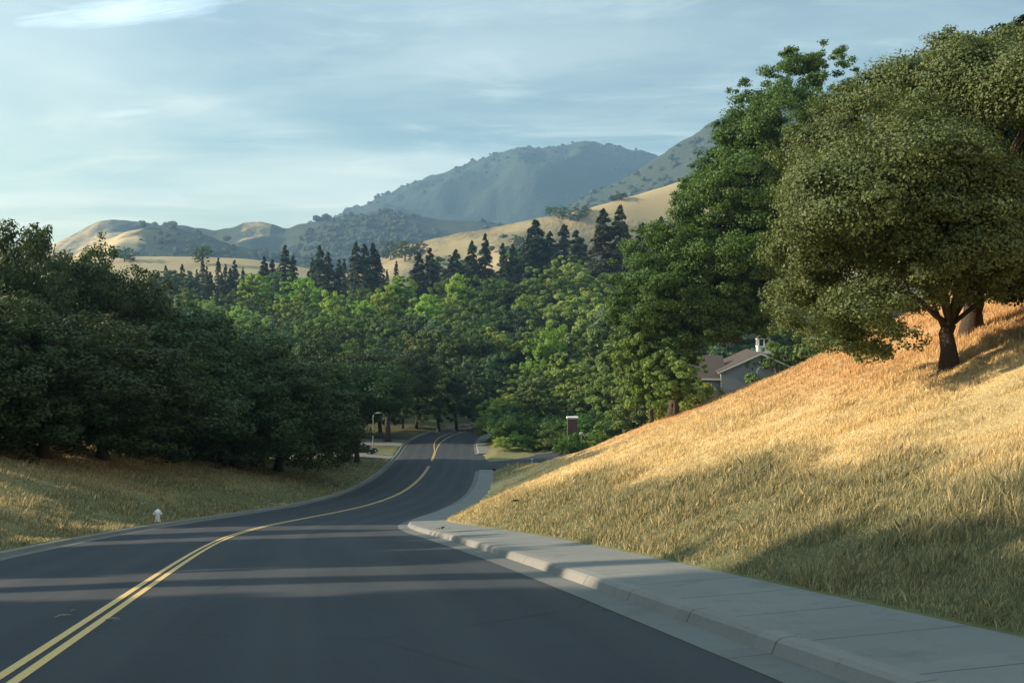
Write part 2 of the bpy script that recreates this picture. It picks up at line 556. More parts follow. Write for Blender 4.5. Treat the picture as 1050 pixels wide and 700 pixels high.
def Hh(x, y):
    shp = np.shape(x)
    x = np.asarray(x, float).ravel(); y = np.asarray(y, float).ravel()
    s, t = st_of(x, y)
    zr = np.interp(s, S, CZ)
    # beyond the ends of the sampled line keep the grade
    zr = np.where(s < S[0], CZ[0] - (s - S[0]) * mm[0], zr)
    tr = t - SB
    kr = 0.41
    rise = np.where(tr < 38, kr * np.maximum(tr, 0), kr * 38 + 0.26 * (np.maximum(tr, 0) - 38))
    rise = np.minimum(rise, 60)
    und = (fbm(x * 0.11, y * 0.11, 4, 3) - 0.5) * 1.1 + (fbm(x * 0.7, y * 0.7, 3, 8) - 0.5) * 0.22
    right = zr + 0.13 + rise + und * sstep(0.5, 8, tr)
    tl = -t - (WL + 0.75)
    kl = 0.25 - 0.12 * sstep(85, 120, s)
    bank = kl * np.minimum(np.maximum(tl, 0), 19) + 0.03 * np.maximum(tl - 19, 0)
    left = zr + 0.10 + bank * sstep(0.2, 5, tl) + und * 0.7 * sstep(0.5, 8, tl)
    side = np.where(t > 0, right, left)
    V = np.interp(y, VY, VZ) + (fbm(x * 0.012, y * 0.012, 3, 21) - 0.5) * 5 * sstep(170, 300, y)
    V = V + sstep(20, 60, x) * 7 * sstep(140, 165, y) * (1 - sstep(300, 420, y))
    wv = np.where(t > 0, sstep(103, 126, s + 0.12 * np.clip(tr, 0, 40)) , sstep(118, 150, s)) * sstep(0, 10, np.where(t > 0, tr, tl))
    far = sstep(60, 160, np.abs(t)) * sstep(150, 260, np.hypot(x, y))
    wv = np.maximum(wv, far)
    z = side * (1 - wv) + V * wv
    # side street bed
    ss = sstep(124, 128, s) * (1 - sstep(151.5, 156, s)) * (t > 0)
    z = z * (1 - ss) + np.minimum(z, -19.6) * ss
    # sink under the built corridor (road, gutter, curb, sidewalk)
    inside = (s < 258)
    lo = zr - 0.30
    k = (1 - sstep(CB + 0.3, SB - 0.15, t)) * (1 - sstep(WL + 0.55, WL + 0.72, -t)) * inside
    z = np.where(k > 0, np.minimum(z, lo * k + z * (1 - k)), z)
    z = np.where((t > 0) & (t < SB + 0.6) & inside & (s < 127), np.minimum(z, zr + 0.115 + 0.41 * np.maximum(t - SB, 0)), z)
    return z.reshape(shp) if shp else float(z[0])


def ray_ground(u, v, y0=4.0, y1=600.0):
    """where the line of sight through photo pixel (u,v) first meets the ground"""
    Y = np.geomspace(y0, y1, 1500)
    X = (u - 525) / F * Y; Z = EYE - (v - HZ) / F * Y
    G = Hh(X, Y)
    i = int(np.argmax(Z <= G))
    if Z[i] > G[i]:
        i = len(Y) - 1
    return float(X[i]), float(Y[i]), float(G[i])


# ------------------------------------------------------------------ ground
def tones(x, y):
    """vegetation kind: green share, reddish-brown share, woodland floor share"""
    s, t = st_of(x, y)
    tr = t - SB; tl = -t - (WL + 0.7)
    n = fbm(x * 0.22, y * 0.22, 4, 5); n2 = fbm(x * 0.08 + 5, y * 0.08, 3, 9)
    g = np.where(t > 0, (1 - sstep(1.5, 5.5, tr + (n - 0.5) * 6)) * (1 - sstep(14, 44, s)) * 0.95
                 + 0.55 * (1 - sstep(1.5, 5.0, tr + (n - 0.5) * 5)) * (1 - sstep(40, 60, s)), 0)
    g = np.maximum(g, np.where(t > 0, sstep(0.52, 0.68, n) * 0.22, 0))
    g = np.maximum(g, np.where((t > 0) & (s > 100), sstep(100, 112, s) * (1 - sstep(2, 9, tr)) * 0.9, 0))
    g = np.maximum(g, np.where((t > 0) & (s > 118) & (t < 45), 0.95, 0))
    gl = 0.68 + 0.4 * sstep(0.45, 0.62, n) * (1 - sstep(3, 12, tl)) + 0.5 * (1 - sstep(0.0, 5, tl)) + 0.25 * sstep(60, 100, s)
    g = np.where(t <= 0, gl, g)
    r = np.where(t > 0, sstep(6, 18, tr + (n2 - 0.5) * 20) * 0.95 * sstep(0.30, 0.55, n2 + 0.12), sstep(0.55, 0.7, n2) * 0.5)
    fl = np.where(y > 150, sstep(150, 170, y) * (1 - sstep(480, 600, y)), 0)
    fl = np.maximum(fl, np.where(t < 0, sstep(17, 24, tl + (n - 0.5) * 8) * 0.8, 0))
    return np.clip(g, 0, 1), np.clip(r, 0, 1), np.clip(fl, 0, 1)


ang = np.concatenate([np.radians(np.arange(-180, -40, 2.5)), np.radians(np.arange(-40, 40, 0.16)), np.radians(np.arange(40, 180, 2.5))])
rad = np.concatenate([[0.0, 1.5], np.geomspace(3, 420, 420), np.geomspace(430, 6400, 60)])
A, R = np.meshgrid(ang, rad)
X = R * np.sin(A); Y = R * np.cos(A)
Z = Hh(X, Y)
na, nr = len(ang), len(rad)
idx = np.arange(na * nr).reshape(nr, na)
nxt = np.roll(idx, -1, axis=1)
q = np.stack([idx[:-1], nxt[:-1], nxt[1:], idx[1:]], -1).reshape(-1, 4)
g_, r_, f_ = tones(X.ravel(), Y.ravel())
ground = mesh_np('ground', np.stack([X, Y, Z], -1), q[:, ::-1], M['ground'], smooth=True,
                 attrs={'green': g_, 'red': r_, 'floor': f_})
tag(ground, kind='structure')


def strip(name, s0, s1, ts, dzs, mat, step=0.5, smooth=False):
    ss = np.arange(s0, s1 + 1e-6, step)
    ts = np.asarray(ts, float); dzs = np.asarray(dzs, float)
    P = road_pt(ss[:, None], ts[None, :]); P[..., 2] += dzs[None, :]
    n, k = len(ss), len(ts)
    idx = np.arange(n * k).reshape(n, k)
    q = np.stack([idx[:-1, :-1], idx[:-1, 1:], idx[1:, 1:], idx[1:, :-1]], -1).reshape(-1, 4)
    arc = np.concatenate([[0], np.cumsum(np.hypot(np.diff(ts), np.diff(dzs)))])
    uv = np.stack([np.repeat(ss, k), np.tile(arc, n)], -1)
    o = mesh_np(name, P, q, mat, uv=uv, smooth=smooth)
    return tag(o, kind='structure')


strip('road', -68, 258, [-WL, -3, 0, 3, WR], [-0.06, -0.02, 0.0, -0.02, -0.06], M['asphalt'])
RZ = -0.06
# right gutter pan, curb and sidewalk (until the side street), then again beyond it
for (a, b) in ((-68, 126), (152, 214)):
    strip('gutter', a, b, [WR - 0.004, CB], [RZ + 0.004, RZ + 0.012], M['gutter'])
    strip('curb', a, b, [CB, CB + 0.05, CB + 0.10, CB + 0.26], [RZ + 0.012, RZ + 0.12, RZ + 0.152, RZ + 0.158], M['curb'], smooth=False)
    strip('sidewalk', a, b, [CB + 0.26, SB, SB + 0.02], [RZ + 0.158, RZ + 0.185, RZ - 0.2], M['sidewalk'])
    # end faces of the raised strip
    for e, sg in ((a, 1), (b, -1)):
        prof = [(CB, -0.3), (CB, 0.012), (CB + 0.05, 0.12), (CB + 0.10, 0.152), (CB + 0.26, 0.158), (SB, 0.185), (SB + 0.02, 0.18), (SB + 0.02, -0.3)]
        P = [road_pt(e, t, RZ + z) for t, z in prof]
        o = mesh_np('curb_end', np.array(P), np.array([list(range(8))[::sg]]), M['curb'], uv=np.array([(e + .8, p[0]) for p in prof]))
        tag(o, kind='structure')
strip('gutter', -68, 258, [-CB + 1.05, -WL + 0.004], [RZ + 0.012, RZ + 0.004], M['gutter'])
strip('curb', -68, 258, [-CB + 0.79, -CB + 0.80, -CB + 0.97, -CB + 1.02, -CB + 1.05], [RZ - 0.05, RZ + 0.15, RZ + 0.15, RZ + 0.12, RZ + 0.012], M['curb'])

# painted double yellow centre line, broken at the junction
def yellow(s0, s1, ta, tb):
    ss = np.arange(s0, s1 + 1e-6, 0.5)
    fa = np.interp(ss, ta[0], ta[1]); fb = np.interp(ss, tb[0], tb[1])
    P = np.stack([road_pt(ss, fa, 0.0), road_pt(ss, fb, 0.0)], 1)
    cz = -np.abs(np.stack([fa, fb], 1)) / 3 * 0.02
    P[..., 2] += cz + 0.006
    n = len(ss); idx = np.arange(2 * n).reshape(n, 2)
    q = np.stack([idx[:-1, 0], idx[:-1, 1], idx[1:, 1], idx[1:, 0]], -1)
    tag(mesh_np('centre_line', P.reshape(-1, 3), q, M['paint']), kind='structure')
for (a, b) in ((-68, 133), (141, 158)):
    for c0 in (-0.10, 0.10):
        yellow(a, b, ([0, 1], [c0 - 0.055] * 2), ([0, 1], [c0 + 0.055] * 2))
for c0, c1 in ((-0.10, -1.1), (0.10, 0.6)):
    yellow(158, 225, ([158, 185], [c0 - 0.055, c1 - 0.06]), ([158, 185], [c0 + 0.055, c1 + 0.06]))

# side street going off to the right
so = road_pt(139.0, 0.0)
sa = float(np.interp(139, S, th))
def side_pt(d, w, z=0.0):
    """d metres to the right of the centre line, w metres onward along the main road"""
    return (so[0] + d * math.cos(sa) + w * math.sin(sa), so[1] - d * math.sin(sa) + w * math.cos(sa), z)
V = []; 
ds = np.concatenate([np.linspace(WR - 0.3, 12, 8), np.linspace(14, 90, 20)])
for d in ds:
    fl = max(0.0, (10.5 - d) / 4.0)
    zz = (so[2] - 0.05) * max(0, 1 - (d - 6) / 14) + (-19.36) * min(1, (d - 6) / 14) if d > 6 else so[2] - 0.05
    for w, slope in ((-8.5 - 4.2 * fl ** 2, 0.06), (0, 0), (8.5 + 4.2 * fl ** 2, -0.06)):
        zz2 = zz - (slope * 0 if d > 10.5 else 0)
        if d < 8:
            zz2 = float(np.interp(139 + w, S, CZ)) - 0.075
        elif d < 20:
            k = (d - 8) / 12
            zz2 = (float(np.interp(139 + w, S, CZ)) - 0.075) * (1 - k) + (-19.36) * k
        V.append(side_pt(d, w, zz2))
n = len(ds); idx = np.arange(3 * n).reshape(n, 3)
q = np.stack([idx[:-1, :-1], idx[1:, :-1], idx[1:, 1:], idx[:-1, 1:]], -1).reshape(-1, 4)
tag(mesh_np('side_street', V, q, M['asphalt'], uv=np.array([(v[0], v[1]) for v in V])), kind='structure')
# far kerb of the side street
mb = MB()
cpts = [(8.6, 12.2), (10.5, 9.2), (13, 8.6), (20, 8.6), (90, 8.6)]
rr = []
for d, w in cpts:
    z0 = -19.7 if d > 15 else float(np.interp(139 + w, S, CZ)) - 0.25
    z1 = -19.22 if d > 15 else float(np.interp(139 + w, S, CZ)) + 0.09
    a = side_pt(d, w, z0); b = side_pt(d, w, z1); c = side_pt(d + 0.05, w + 1.4, z1 + 0.02); e = side_pt(d + 0.05, w + 1.4, z0)
    rr.append([a, b, c, e])
mb.loft(rr)
o = mb.build('sidewalk', M['sidewalk']); tag(o, kind='structure')

# ------------------------------------------------------------------ hills and mountain
def ridge(name, prof, Yc, front, back, zbase, mat, spur=0.0, seed=1, nx=520, nf=70, u0=-500, u1=1600, rough=1.0, pw=1.25, wood=None, spur_l=60, extra=None):
    us = np.linspace(u0, u1, nx)
    pu, pvv = zip(*prof)
    v = np.interp(us, pu, pvv)
    kk = 7
    v = np.convolve(np.pad(v, kk // 2, 'edge'), np.ones(kk) / kk, 'valid')
    crest = EYE + (HZ - v) / F * Yc
    crest = crest + (fbm(us * 0.05, us * 0 + seed, 4, seed) - 0.5) * rough * Yc * 0.004
    qs = np.concatenate([np.linspace(0, 1, nf), np.linspace(1, 2, 18)[1:]])
    U, Q = np.meshgrid(us, qs)
    Cr = np.broadcast_to(crest, U.shape)
    D = np.where(Q <= 1, Yc - front * (1 - Q), Yc + back * (Q - 1))
    X = (U - 525) / F * Yc * (0.35 + 0.65 * D / Yc)     # flanks do not simply follow the lines of sight
    X = X + (fbm(X / 400.0, D / 400.0, 3, seed + 5) - 0.5) * 0.0
    qq = np.where(Q <= 1, Q, 2 - Q)
    prof_z = np.power(np.clip(qq, 0, 1), pw) * (1 - 0.15 * np.sin(qq * math.pi))
    Zz = zbase + (Cr - zbase) * prof_z
    warp = (fbm(X / (spur_l * 4), D / (spur_l * 4), 2, seed + 2) - 0.5) * 3
    sp = 1 - np.abs(2 * fbm(X / spur_l * 0.5 + warp, D / (spur_l * 3.0), 4, seed + 3) - 1) * 2
    amp = np.sin(np.clip(qq, 0, 1) * math.pi) ** 0.8 + 0.06
    Zz = Zz + (sp - 0.5) * spur * amp * np.clip((Cr - zbase) / (Cr.max() - zbase), 0.25, 1)
    Zz = Zz + (fbm(X / 30.0, D / 30.0, 3, seed + 9) - 0.5) * spur * 0.10
    if extra: Zz = Zz + extra(X, D, qq, U)
    Zz = np.where(Q == 0, zbase - 25, Zz)
    idx = np.arange(U.size).reshape(U.shape)
    q = np.stack([idx[:-1, :-1], idx[:-1, 1:], idx[1:, 1:], idx[1:, :-1]], -1).reshape(-1, 4)
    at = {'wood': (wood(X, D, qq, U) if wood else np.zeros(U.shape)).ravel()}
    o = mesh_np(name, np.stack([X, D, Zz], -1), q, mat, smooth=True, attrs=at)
    tag(o, kind='structure')
    o['label'] = {'meadow': 'pale dry meadow between woodland and the left hills', 'golden_hill': 'golden grass hill behind the conifers',
                  'far_hill': 'hazy hills under the open sky', 'mountain': 'hazy blue mountain with a rounded double summit'}[name.split('.')[0]]
    return X, D, Zz, qq, U

meadow = ridge('meadow', [(-500, 285), (0, 275), (60, 272), (100, 266), (140, 263), (200, 263), (260, 266), (300, 272), (360, 284), (450, 300), (1600, 310)],
      760, 260, 160, -2, M['meadow'], spur=3, seed=11, spur_l=40, rough=0.2, pw=1.0)
goldh = ridge('golden_hill', [(-500, 340), (200, 330), (300, 304), (350, 285), (385, 266), (420, 250), (460, 241), (500, 233), (540, 226), (580, 219), (620, 210),
      (650, 201), (680, 193), (760, 168), (850, 150), (1000, 130), (1600, 110)], 1050, 480, 300, 0, M['goldhill'], spur=30, seed=4, spur_l=120, rough=0.5, pw=1.15, wood=lambda X, D, q, U: 0.16 * sstep(0.97, 0.90, q) * sstep(500, 580, U) + 0.10 * sstep(0.6, 0.4, q), extra=lambda X, D, q, U: -75 * np.exp(-((U - 690) / 110.0) ** 2) * sstep(0.99, 0.86, q) * sstep(0, 0.4, q) - 16 * np.exp(-((U - 470) / 45.0) ** 2) * sstep(0.97, 0.8, q) * sstep(0, 0.4, q))  # mask darkens the face below the crest: hill shade put into the colour
farA2 = ridge('far_hill', [(-500, 300), (-100, 292), (40, 280), (75, 262), (100, 248), (130, 238), (165, 231), (200, 238), (240, 252), (300, 262), (420, 275), (1600, 300)],
      1900, 600, 400, 5, M['farhill'], spur=55, seed=6, spur_l=150, rough=1.0, wood=lambda X, D, q, U: 0.34 * sstep(140, 185, U) - 0.20 * (1 - sstep(120, 165, U)) * sstep(0.4, 0.7, q))
farA1 = ridge('far_hill', [(-500, 285), (-100, 275), (40, 254), (62, 247), (80, 238), (100, 228), (118, 225), (135, 226), (160, 232), (180, 231), (230, 236), (242, 229),
      (258, 224), (272, 225), (290, 234), (310, 228), (345, 222), (380, 216), (440, 222), (600, 240), (1600, 260)],
      2600, 700, 500, 5, M['farhill'], spur=80, seed=23, spur_l=180, rough=1.2, wood=lambda X, D, q, U: 0.22 * sstep(140, 190, U) - 0.12 * (1 - sstep(110, 140, U)) - 0.22 * sstep(243, 252, U) * (1 - sstep(275, 286, U)) * sstep(0.6, 0.8, q))
farC = ridge('far_hill', [(-500, 330), (400, 290), (560, 222), (600, 202), (640, 184), (660, 170), (690, 150), (710, 138), (740, 120), (800, 104), (880, 88), (920, 75), (960, 68), (1050, 52), (1200, 45), (1600, 120)],
      2700, 1000, 700, 10, M['farhill'], spur=120, seed=31, spur_l=260, rough=0.8, wood=lambda X, D, q, U: 0.34 * (1 - sstep(860, 960, U)) - 0.12 * sstep(880, 930, U) * sstep(0.8, 0.95, q))
mount = ridge('mountain', [(-500, 300), (60, 268), (240, 248), (300, 238), (335, 224), (365, 212), (400, 200), (430, 186), (470, 172), (495, 160), (520, 156), (545, 153),
      (575, 152), (590, 147), (603, 145), (620, 149), (645, 153), (665, 157), (700, 160), (800, 165), (1000, 190), (1600, 230)],
      4300, 1900, 1200, 10, M['mountain'], spur=330, seed=42, spur_l=380, rough=0.8, wood=lambda X, D, q, U: 0.0 * X)

# ------------------------------------------------------------------ trees
def leaf_quads(P, Nrm, size, rg, aspect=0.7):
    n = len(P)
    r = rg.normal(size=(n, 3))
    Nn = Nrm / (np.linalg.norm(Nrm, axis=1, keepdims=True) + 1e-9)
    T = np.cross(Nn, r); T /= (np.linalg.norm(T, axis=1, keepdims=True) + 1e-9)
    B = np.cross(Nn, T)
    L = (size * rg.uniform(0.6, 1.25, n))[:, None]
    Wd = L * aspect
    bend = Nn * L * rg.uniform(-0.15, 0.15, n)[:, None]
    V = np.stack([P - T * L * 0.5, P + B * Wd * 0.5 + bend, P + T * L * 0.5, P - B * Wd * 0.5 + bend], 1).reshape(-1, 3)
    Fq = np.arange(4 * n).reshape(n, 4)
    return V, Fq


def crown_pts(lobes, n, rg, clump=0.30, inner=0.45, flat=0.75, per=70, droop=0.0, gap=0.30, spray=3):
    """lobes: (x,y,z,r). Leaves gather in small clumps on and inside the shell of every lobe"""
    lobes = np.asarray(lobes, float)
    ex = []
    for l in lobes:                                   # sprays pushing out of the crown surface
        for _ in range(spray):
            q = rg.normal(size=3); q[2] = abs(q[2]) * 0.8; q /= np.linalg.norm(q)
            ex.append((*(l[:3] + q * l[3] * rg.uniform(0.85, 1.12)), l[3] * rg.uniform(0.22, 0.38)))
    if ex:
        lobes = np.concatenate([lobes, np.array(ex)])
    w = lobes[:, 3] ** 1.6; w = w / w.sum()
    nc = max(8, int(n // per * (1 + gap)))
    li = rg.choice(len(lobes), nc, p=w)
    d = rg.normal(size=(nc, 3)); d /= np.linalg.norm(d, axis=1, keepdims=True)
    d[:, 2] = np.where(d[:, 2] < -0.75, -d[:, 2] * 0.6, d[:, 2])
    d /= np.linalg.norm(d, axis=1, keepdims=True)
    rr = rg.uniform(inner, 1.05, nc) ** 0.7
    c = lobes[li, :3] + d * (lobes[li, 3] * rr)[:, None] * np.array([1, 1, flat])
    fq = 1.5 / max(0.3, float(np.median(lobes[:, 3])))
    gv = fbm(c[:, 0] * fq + c[:, 2] * fq * 0.83, c[:, 1] * fq * 0.9 - c[:, 2] * fq * 0.67, 2, 91)
    kp = gv > np.quantile(gv, gap)
    c, li, d = c[kp], li[kp], d[kp]; nc = len(c)
    cr = np.maximum(lobes[li, 3], 0.35 * lobes[:, 3].max()) * clump * rg.uniform(0.5, 1.35, nc)
    wt = cr ** 1.6; wt = wt / wt.sum()
    ci = rg.choice(nc, n, p=wt)
    e = rg.normal(size=(n, 3)); el = np.linalg.norm(e, axis=1, keepdims=True)
    e = e / el * np.minimum(el * 0.55, 1.15)
    P = c[ci] + e * cr[ci][:, None] * np.array([1, 1, 0.62])
    if droop:
        P[:, 2] -= droop * np.hypot(e[:, 0], e[:, 1]) * cr[ci]
    Nn = e * 0.9 + d[ci] * 0.5 + rg.normal(size=(n, 3)) * 0.55 + np.array([0, 0, 0.35])
    return P, Nn


def limb(mb, a, b, ra, rb, rg, n=8, seg=6, sag=0.12, sides=7):
    a = np.asarray(a, float); b = np.asarray(b, float)
    L = np.linalg.norm(b - a)
    k = np.linspace(0, 1, seg + 1)[:, None]
    pts = a + (b - a) * k
    up = np.array([0, 0, 1.0])
    pts = pts + up * (np.sin(k * math.pi) * L * sag)
    wob = np.cumsum(rg.normal(size=(seg + 1, 3)), axis=0) * L * 0.018
    wob[0] = 0
    pts = pts + wob
    mb.tube(pts, np.linspace(ra, rb, seg + 1), sides)
    return pts


def tree_meshes(name, lobes, base, trunk_top, tr, n_leaf, leaf, mat, seed, bark='bark', clump=0.30, inner=0.45, flat=0.75, per=70,
                limbs=10, twigs=3, droop=0.0, trunk_pts=None, gap=0.30):
    rg = np.random.default_rng(seed)
    mb = MB()
    base = np.asarray(base, float); top = np.asarray(trunk_top, float)
    if trunk_pts is None:
        k = np.linspace(0, 1, 6)[:, None]
        tp = base + (top - base) * k + np.cumsum(rg.normal(size=(6, 3)), 0) * 0.03 * np.linalg.norm(top - base) * k
    else:
        tp = np.asarray(trunk_pts, float); top = tp[-1]
    rads = tr * np.linspace(1.0, 0.72, len(tp)); rads[0] = tr * 1.45
    tp[0, 2] -= 0.25
    mb.tube(tp, rads, 9)
    lob = np.asarray(lobes, float)
    order = np.argsort(-lob[:, 3])[:limbs]
    for i in order:
        c = lob[i, :3]
        st = tp[-1] if rg.random() < 0.7 else tp[-2]
        r0 = tr * rg.uniform(0.24, 0.42)
        e = c - (c - st) * 0.1
        p = limb(mb, st - np.array([0, 0, 0.05]), e, r0, r0 * 0.25, rg)
        for _ in range(twigs):
            j = rg.integers(2, len(p) - 1)
            d = rg.normal(size=3); d /= np.linalg.norm(d); d[2] = abs(d[2]) * 0.5
            limb(mb, p[j], c + d * lob[i, 3] * 0.85, r0 * 0.4, r0 * 0.08, rg, seg=4, sides=5)
    P, Nn = crown_pts(lob, n_leaf, rg, clump, inner, flat, per, droop, gap)
    V, Fq = leaf_quads(P, Nn, leaf, rg)
    return mb, V, Fq


def make_tree(name, loc, lobes, top, tr, n_leaf, leaf, mat, seed, rz=0.0, sc=1.0, **kw):
    root = empty(name, loc, rz, sc)
    bark = kw.pop('bark', 'bark')
    mb, V, Fq = tree_meshes(name, lobes, (0, 0, 0), top, tr, n_leaf, leaf, mat, seed, **kw)
    mb.build('trunk', M[bark], root, smooth=True)
    mesh_np('crown', V, Fq, M[mat], root)
    return root


def rand_lobes(h, r, rg, n=18, base=0.32, shape='round'):
    """lobes spread over an uneven crown of height h and radius r"""
    out = []
    zc = h * (1 + base) / 2; hz = h * (1 - base) / 2
    for i in range(n):
        a = i * 2.399963 + rg.uniform(-0.4, 0.4)
        q = (i + 0.5) / n
        z = 1 - 1.85 * q
        rad = math.sqrt(max(0, 1 - z * z))
        if shape == 'column': rad *= 0.75
        if shape == 'wide': rad = rad ** 0.6
        lr = r * rg.uniform(0.28, 0.46)
        if shape in ('wide', 'low'): rad = max(rad, 0.62)
        out.append((math.cos(a) * rad * (r - lr * 0.7) * rg.uniform(0.75, 1.15), math.sin(a) * rad * (r - lr * 0.7) * rg.uniform(0.75, 1.15),
                    zc + z * (hz - lr * 0.6) * rg.uniform(0.8, 1.05), lr))
    out.append((0, 0, zc, r * 0.5)); out.append((0, 0, zc + hz * 0.4, r * 0.45))
    return out


def conifer(name, h, r, n, mat, seed, leaf=0.6):
    rg = np.random.default_rng(seed)
    root = empty(name, (0, 0, 0))
    mb = MB()
    mb.tube([(0, 0, -0.3), (0, 0, h * 0.5), (0, 0, h * 0.97)], [h * 0.022, h * 0.014, 0.03], 7)
    nb = int(h * 6.5)
    P = []; Nn = []
    zs = np.sort(h * (0.06 + 0.94 * rg.random(nb) ** 0.9))
    per = n // nb
    for z in zs:
        q = 1 - z / h
        L = r * (q ** 0.8) * rg.uniform(0.6, 1.12) + 0.25
        a = rg.uniform(0, 2 * math.pi)
        if L > 0.8:
            mb.tube([(0, 0, z), (math.cos(a) * L * 0.8, math.sin(a) * L * 0.8, z - L * 0.08)], [0.06, 0.02], 4)
        k = rg.uniform(0.1, 1, per) ** 0.8
        lat = rg.normal(size=per) * 0.16 * L * (1.1 - k * 0.5)
        x = np.cos(a) * L * k - np.sin(a) * lat; y = np.sin(a) * L * k + np.cos(a) * lat
        zz = z - L * 0.30 * k ** 1.5 + rg.normal(size=per) * 0.12 * (1 + L * 0.2)
        P.append(np.stack([x, y, zz], 1))
        Nn.append(np.stack([np.cos(a) * 0.5 + rg.normal(size=per) * 0.45, np.sin(a) * 0.5 + rg.normal(size=per) * 0.45, 0.7 + rg.normal(size=per) * 0.4], 1))
    V, Fq = leaf_quads(np.concatenate(P), np.concatenate(Nn), leaf, rg, 0.5)
    mb.build('trunk', M['bark'], root, smooth=True)
    mesh_np('crown', V, Fq, M[mat], root)
    return root


USED = set()
def place(proto, x, y, sc, rz, label, cat='tree', group=None, z=None):
    if proto.name in USED:
        o = copy_tree(proto)
    else:
        o = proto; USED.add(proto.name)
    gz = Hh(np.array([x]), np.array([y]))[0] if z is None else z
    o.location = (x, y, float(gz) - 0.05)
    o.scale = (sc, sc, sc) if isinstance(sc, (int, float)) else sc
    o.rotation_euler = (0, 0, rz)
    tag(o, label, cat, group)
    return o


def px_lobes(lst, Y, origin, dmul=1.0, seed=0):
    """crown masses given by where they stand beside the trunk: (u, v, r) read off the photo at depth Y, spread in depth"""
    rg = np.random.default_rng(seed); out = []
    ox, oy, oz = origin
    for i, l in enumerate(lst):
        u, v, r = l[:3]
        dy = l[3] if len(l) > 3 else rg.uniform(-1, 1) * dmul
        yy = Y + dy
        out.append(((u - 525) / F * yy - ox, yy - oy, EYE + (HZ - v) / F * yy - oz, r / F * Y))
    return out

# ---- near oak on the right slope
b = ray_ground(974, 377)
OY = b[1]
print('near oak at', b)
L1 = [(852, 165, 52), (888, 120, 48), (938, 95, 55), (1000, 88, 55), (1060, 95, 60), (1120, 140, 65), (832, 215, 40), (872, 215, 60), (935, 175, 70), (1010, 170, 75),
      (1085, 200, 70), (830, 262, 40), (868, 275, 50), (925, 245, 60), (985, 235, 60), (1050, 250, 60), (1120, 260, 60), (836, 305, 34), (812, 305, 28), (815, 330, 22), (845, 342, 26), (866, 350, 24), (890, 362, 18), (880, 318, 34), (925, 300, 36), (970, 280, 34),
      (1030, 285, 36), (1090, 300, 40), (868, 350, 20, -1.5), (898, 356, 17, -1.2), (930, 348, 16, -1.0), (905, 340, 22, 0.5), (1045, 300, 20, 1.5), (955, 298, 26, -1.6), (1000, 296, 26, -1.6), (935, 262, 45, -2.2), (990, 250, 48, -2.4), (1045, 262, 42, -2.2), (1000, 205, 50, -2.5), (950, 215, 48, -2.5), (1075, 240, 40, -2)]
lob = px_lobes(L1, OY, b, 2.6, 5)
tp = [(0, 0, 0)] + [((u - 974) / F * OY, 0, (377 - v) / F * OY) for u, v in ((973, 358), (970, 342), (974, 332))]
mb, V, Fq = tree_meshes('oak', lob, (0, 0, 0), (0, 0, 1), 0.215, 500000, 0.076, 'oak_olive', 3, clump=0.32, inner=0.5, per=150, limbs=15, twigs=4, trunk_pts=tp)
near_oak = empty('oak_tree', b)
mb.build('trunk', M['bark'], near_oak, smooth=True)
mesh_np('crown', V, Fq, M['oak_olive'], near_oak)
tag(near_oak, 'dusty olive live oak with forked dark trunk on the golden slope', 'tree')
# ---- its darker neighbour behind, second trunk to the right
b2_ = ray_ground(996, 343)
OY2 = b2_[1]
print('second oak at', b2_)
L2 = [(960, 110, 50), (1010, 75, 48), (1050, 55, 42), (1090, 40, 45), (1140, 60, 60), (980, 160, 60), (1040, 140, 65), (1110, 150, 65), (960, 230, 50), (1030, 230, 60), (1100, 240, 60),
      (985, 285, 35), (1050, 285, 35), (1120, 290, 40), (1025, 45, 22), (1070, 30, 18), (985, 75, 20), (970, 60, 12)]
lob = px_lobes(L2, OY2, b2_, 3.0, 8)
o = make_tree('oak_tree', b2_, lob, (0.2, 0.0, 2.2), 0.30, 150000, 0.12, 'oak_dark', 9, clump=0.32, inner=0.3, per=90, limbs=14, twigs=4)
tag(o, 'darker live oak behind the forked oak, its crown reaching the top right corner', 'tree')
# ---- the tall valley oak behind the slope
BY = 104.0
bx = (690 - 525) / F * BY
b3 = (bx, BY, float(Hh(np.array([bx]), np.array([BY]))[0]))
L3 = [(822, 62, 18), (850, 60, 16), (870, 68, 11), (838, 48, 9), (812, 82, 30), (845, 95, 28), (780, 112, 34), (815, 125, 40), (762, 142, 30), (790, 158, 42), (845, 145, 36), (740, 172, 26), (760, 190, 42),
      (820, 190, 45), (862, 120, 20), (712, 208, 26), (728, 225, 36), (775, 235, 40), (830, 240, 45), (684, 240, 22), (700, 268, 34), (745, 275, 40), (800, 280, 42), (668, 272, 16), (680, 300, 28),
      (725, 312, 36), (775, 315, 34), (825, 300, 36), (655, 300, 14), (662, 328, 20), (700, 342, 28), (740, 340, 20), (775, 338, 14), (650, 352, 20), (672, 368, 20), (700, 372, 18), (682, 392, 15), (660, 385, 14), (722, 330, 34), (755, 330, 30), (790, 322, 30), (715, 290, 42), (750, 250, 46), (800, 250, 46), (790, 290, 44), (760, 300, 44), (690, 320, 34), (735, 205, 44), (772, 160, 44), (815, 215, 46), (690, 400, 16, -6), (676, 408, 13, -6), (704, 398, 12, -6), (690, 365, 24, -4), (674, 392, 18, -4), (700, 385, 16, -4), (655, 372, 20, -3), (668, 250, 30), (662, 285, 32), (656, 320, 32), (668, 350, 30), (690, 300, 36), (705, 250, 34)]
L3 += [(715, 332, 28, -3), (745, 334, 26, -3), (774, 330, 24, -3), (702, 300, 34, -2), (735, 300, 34, -3), (765, 270, 36, -3), (722, 262, 34, -2), (795, 262, 34, -3)]
lob = px_lobes(L3, BY, b3, 5.5, 12)
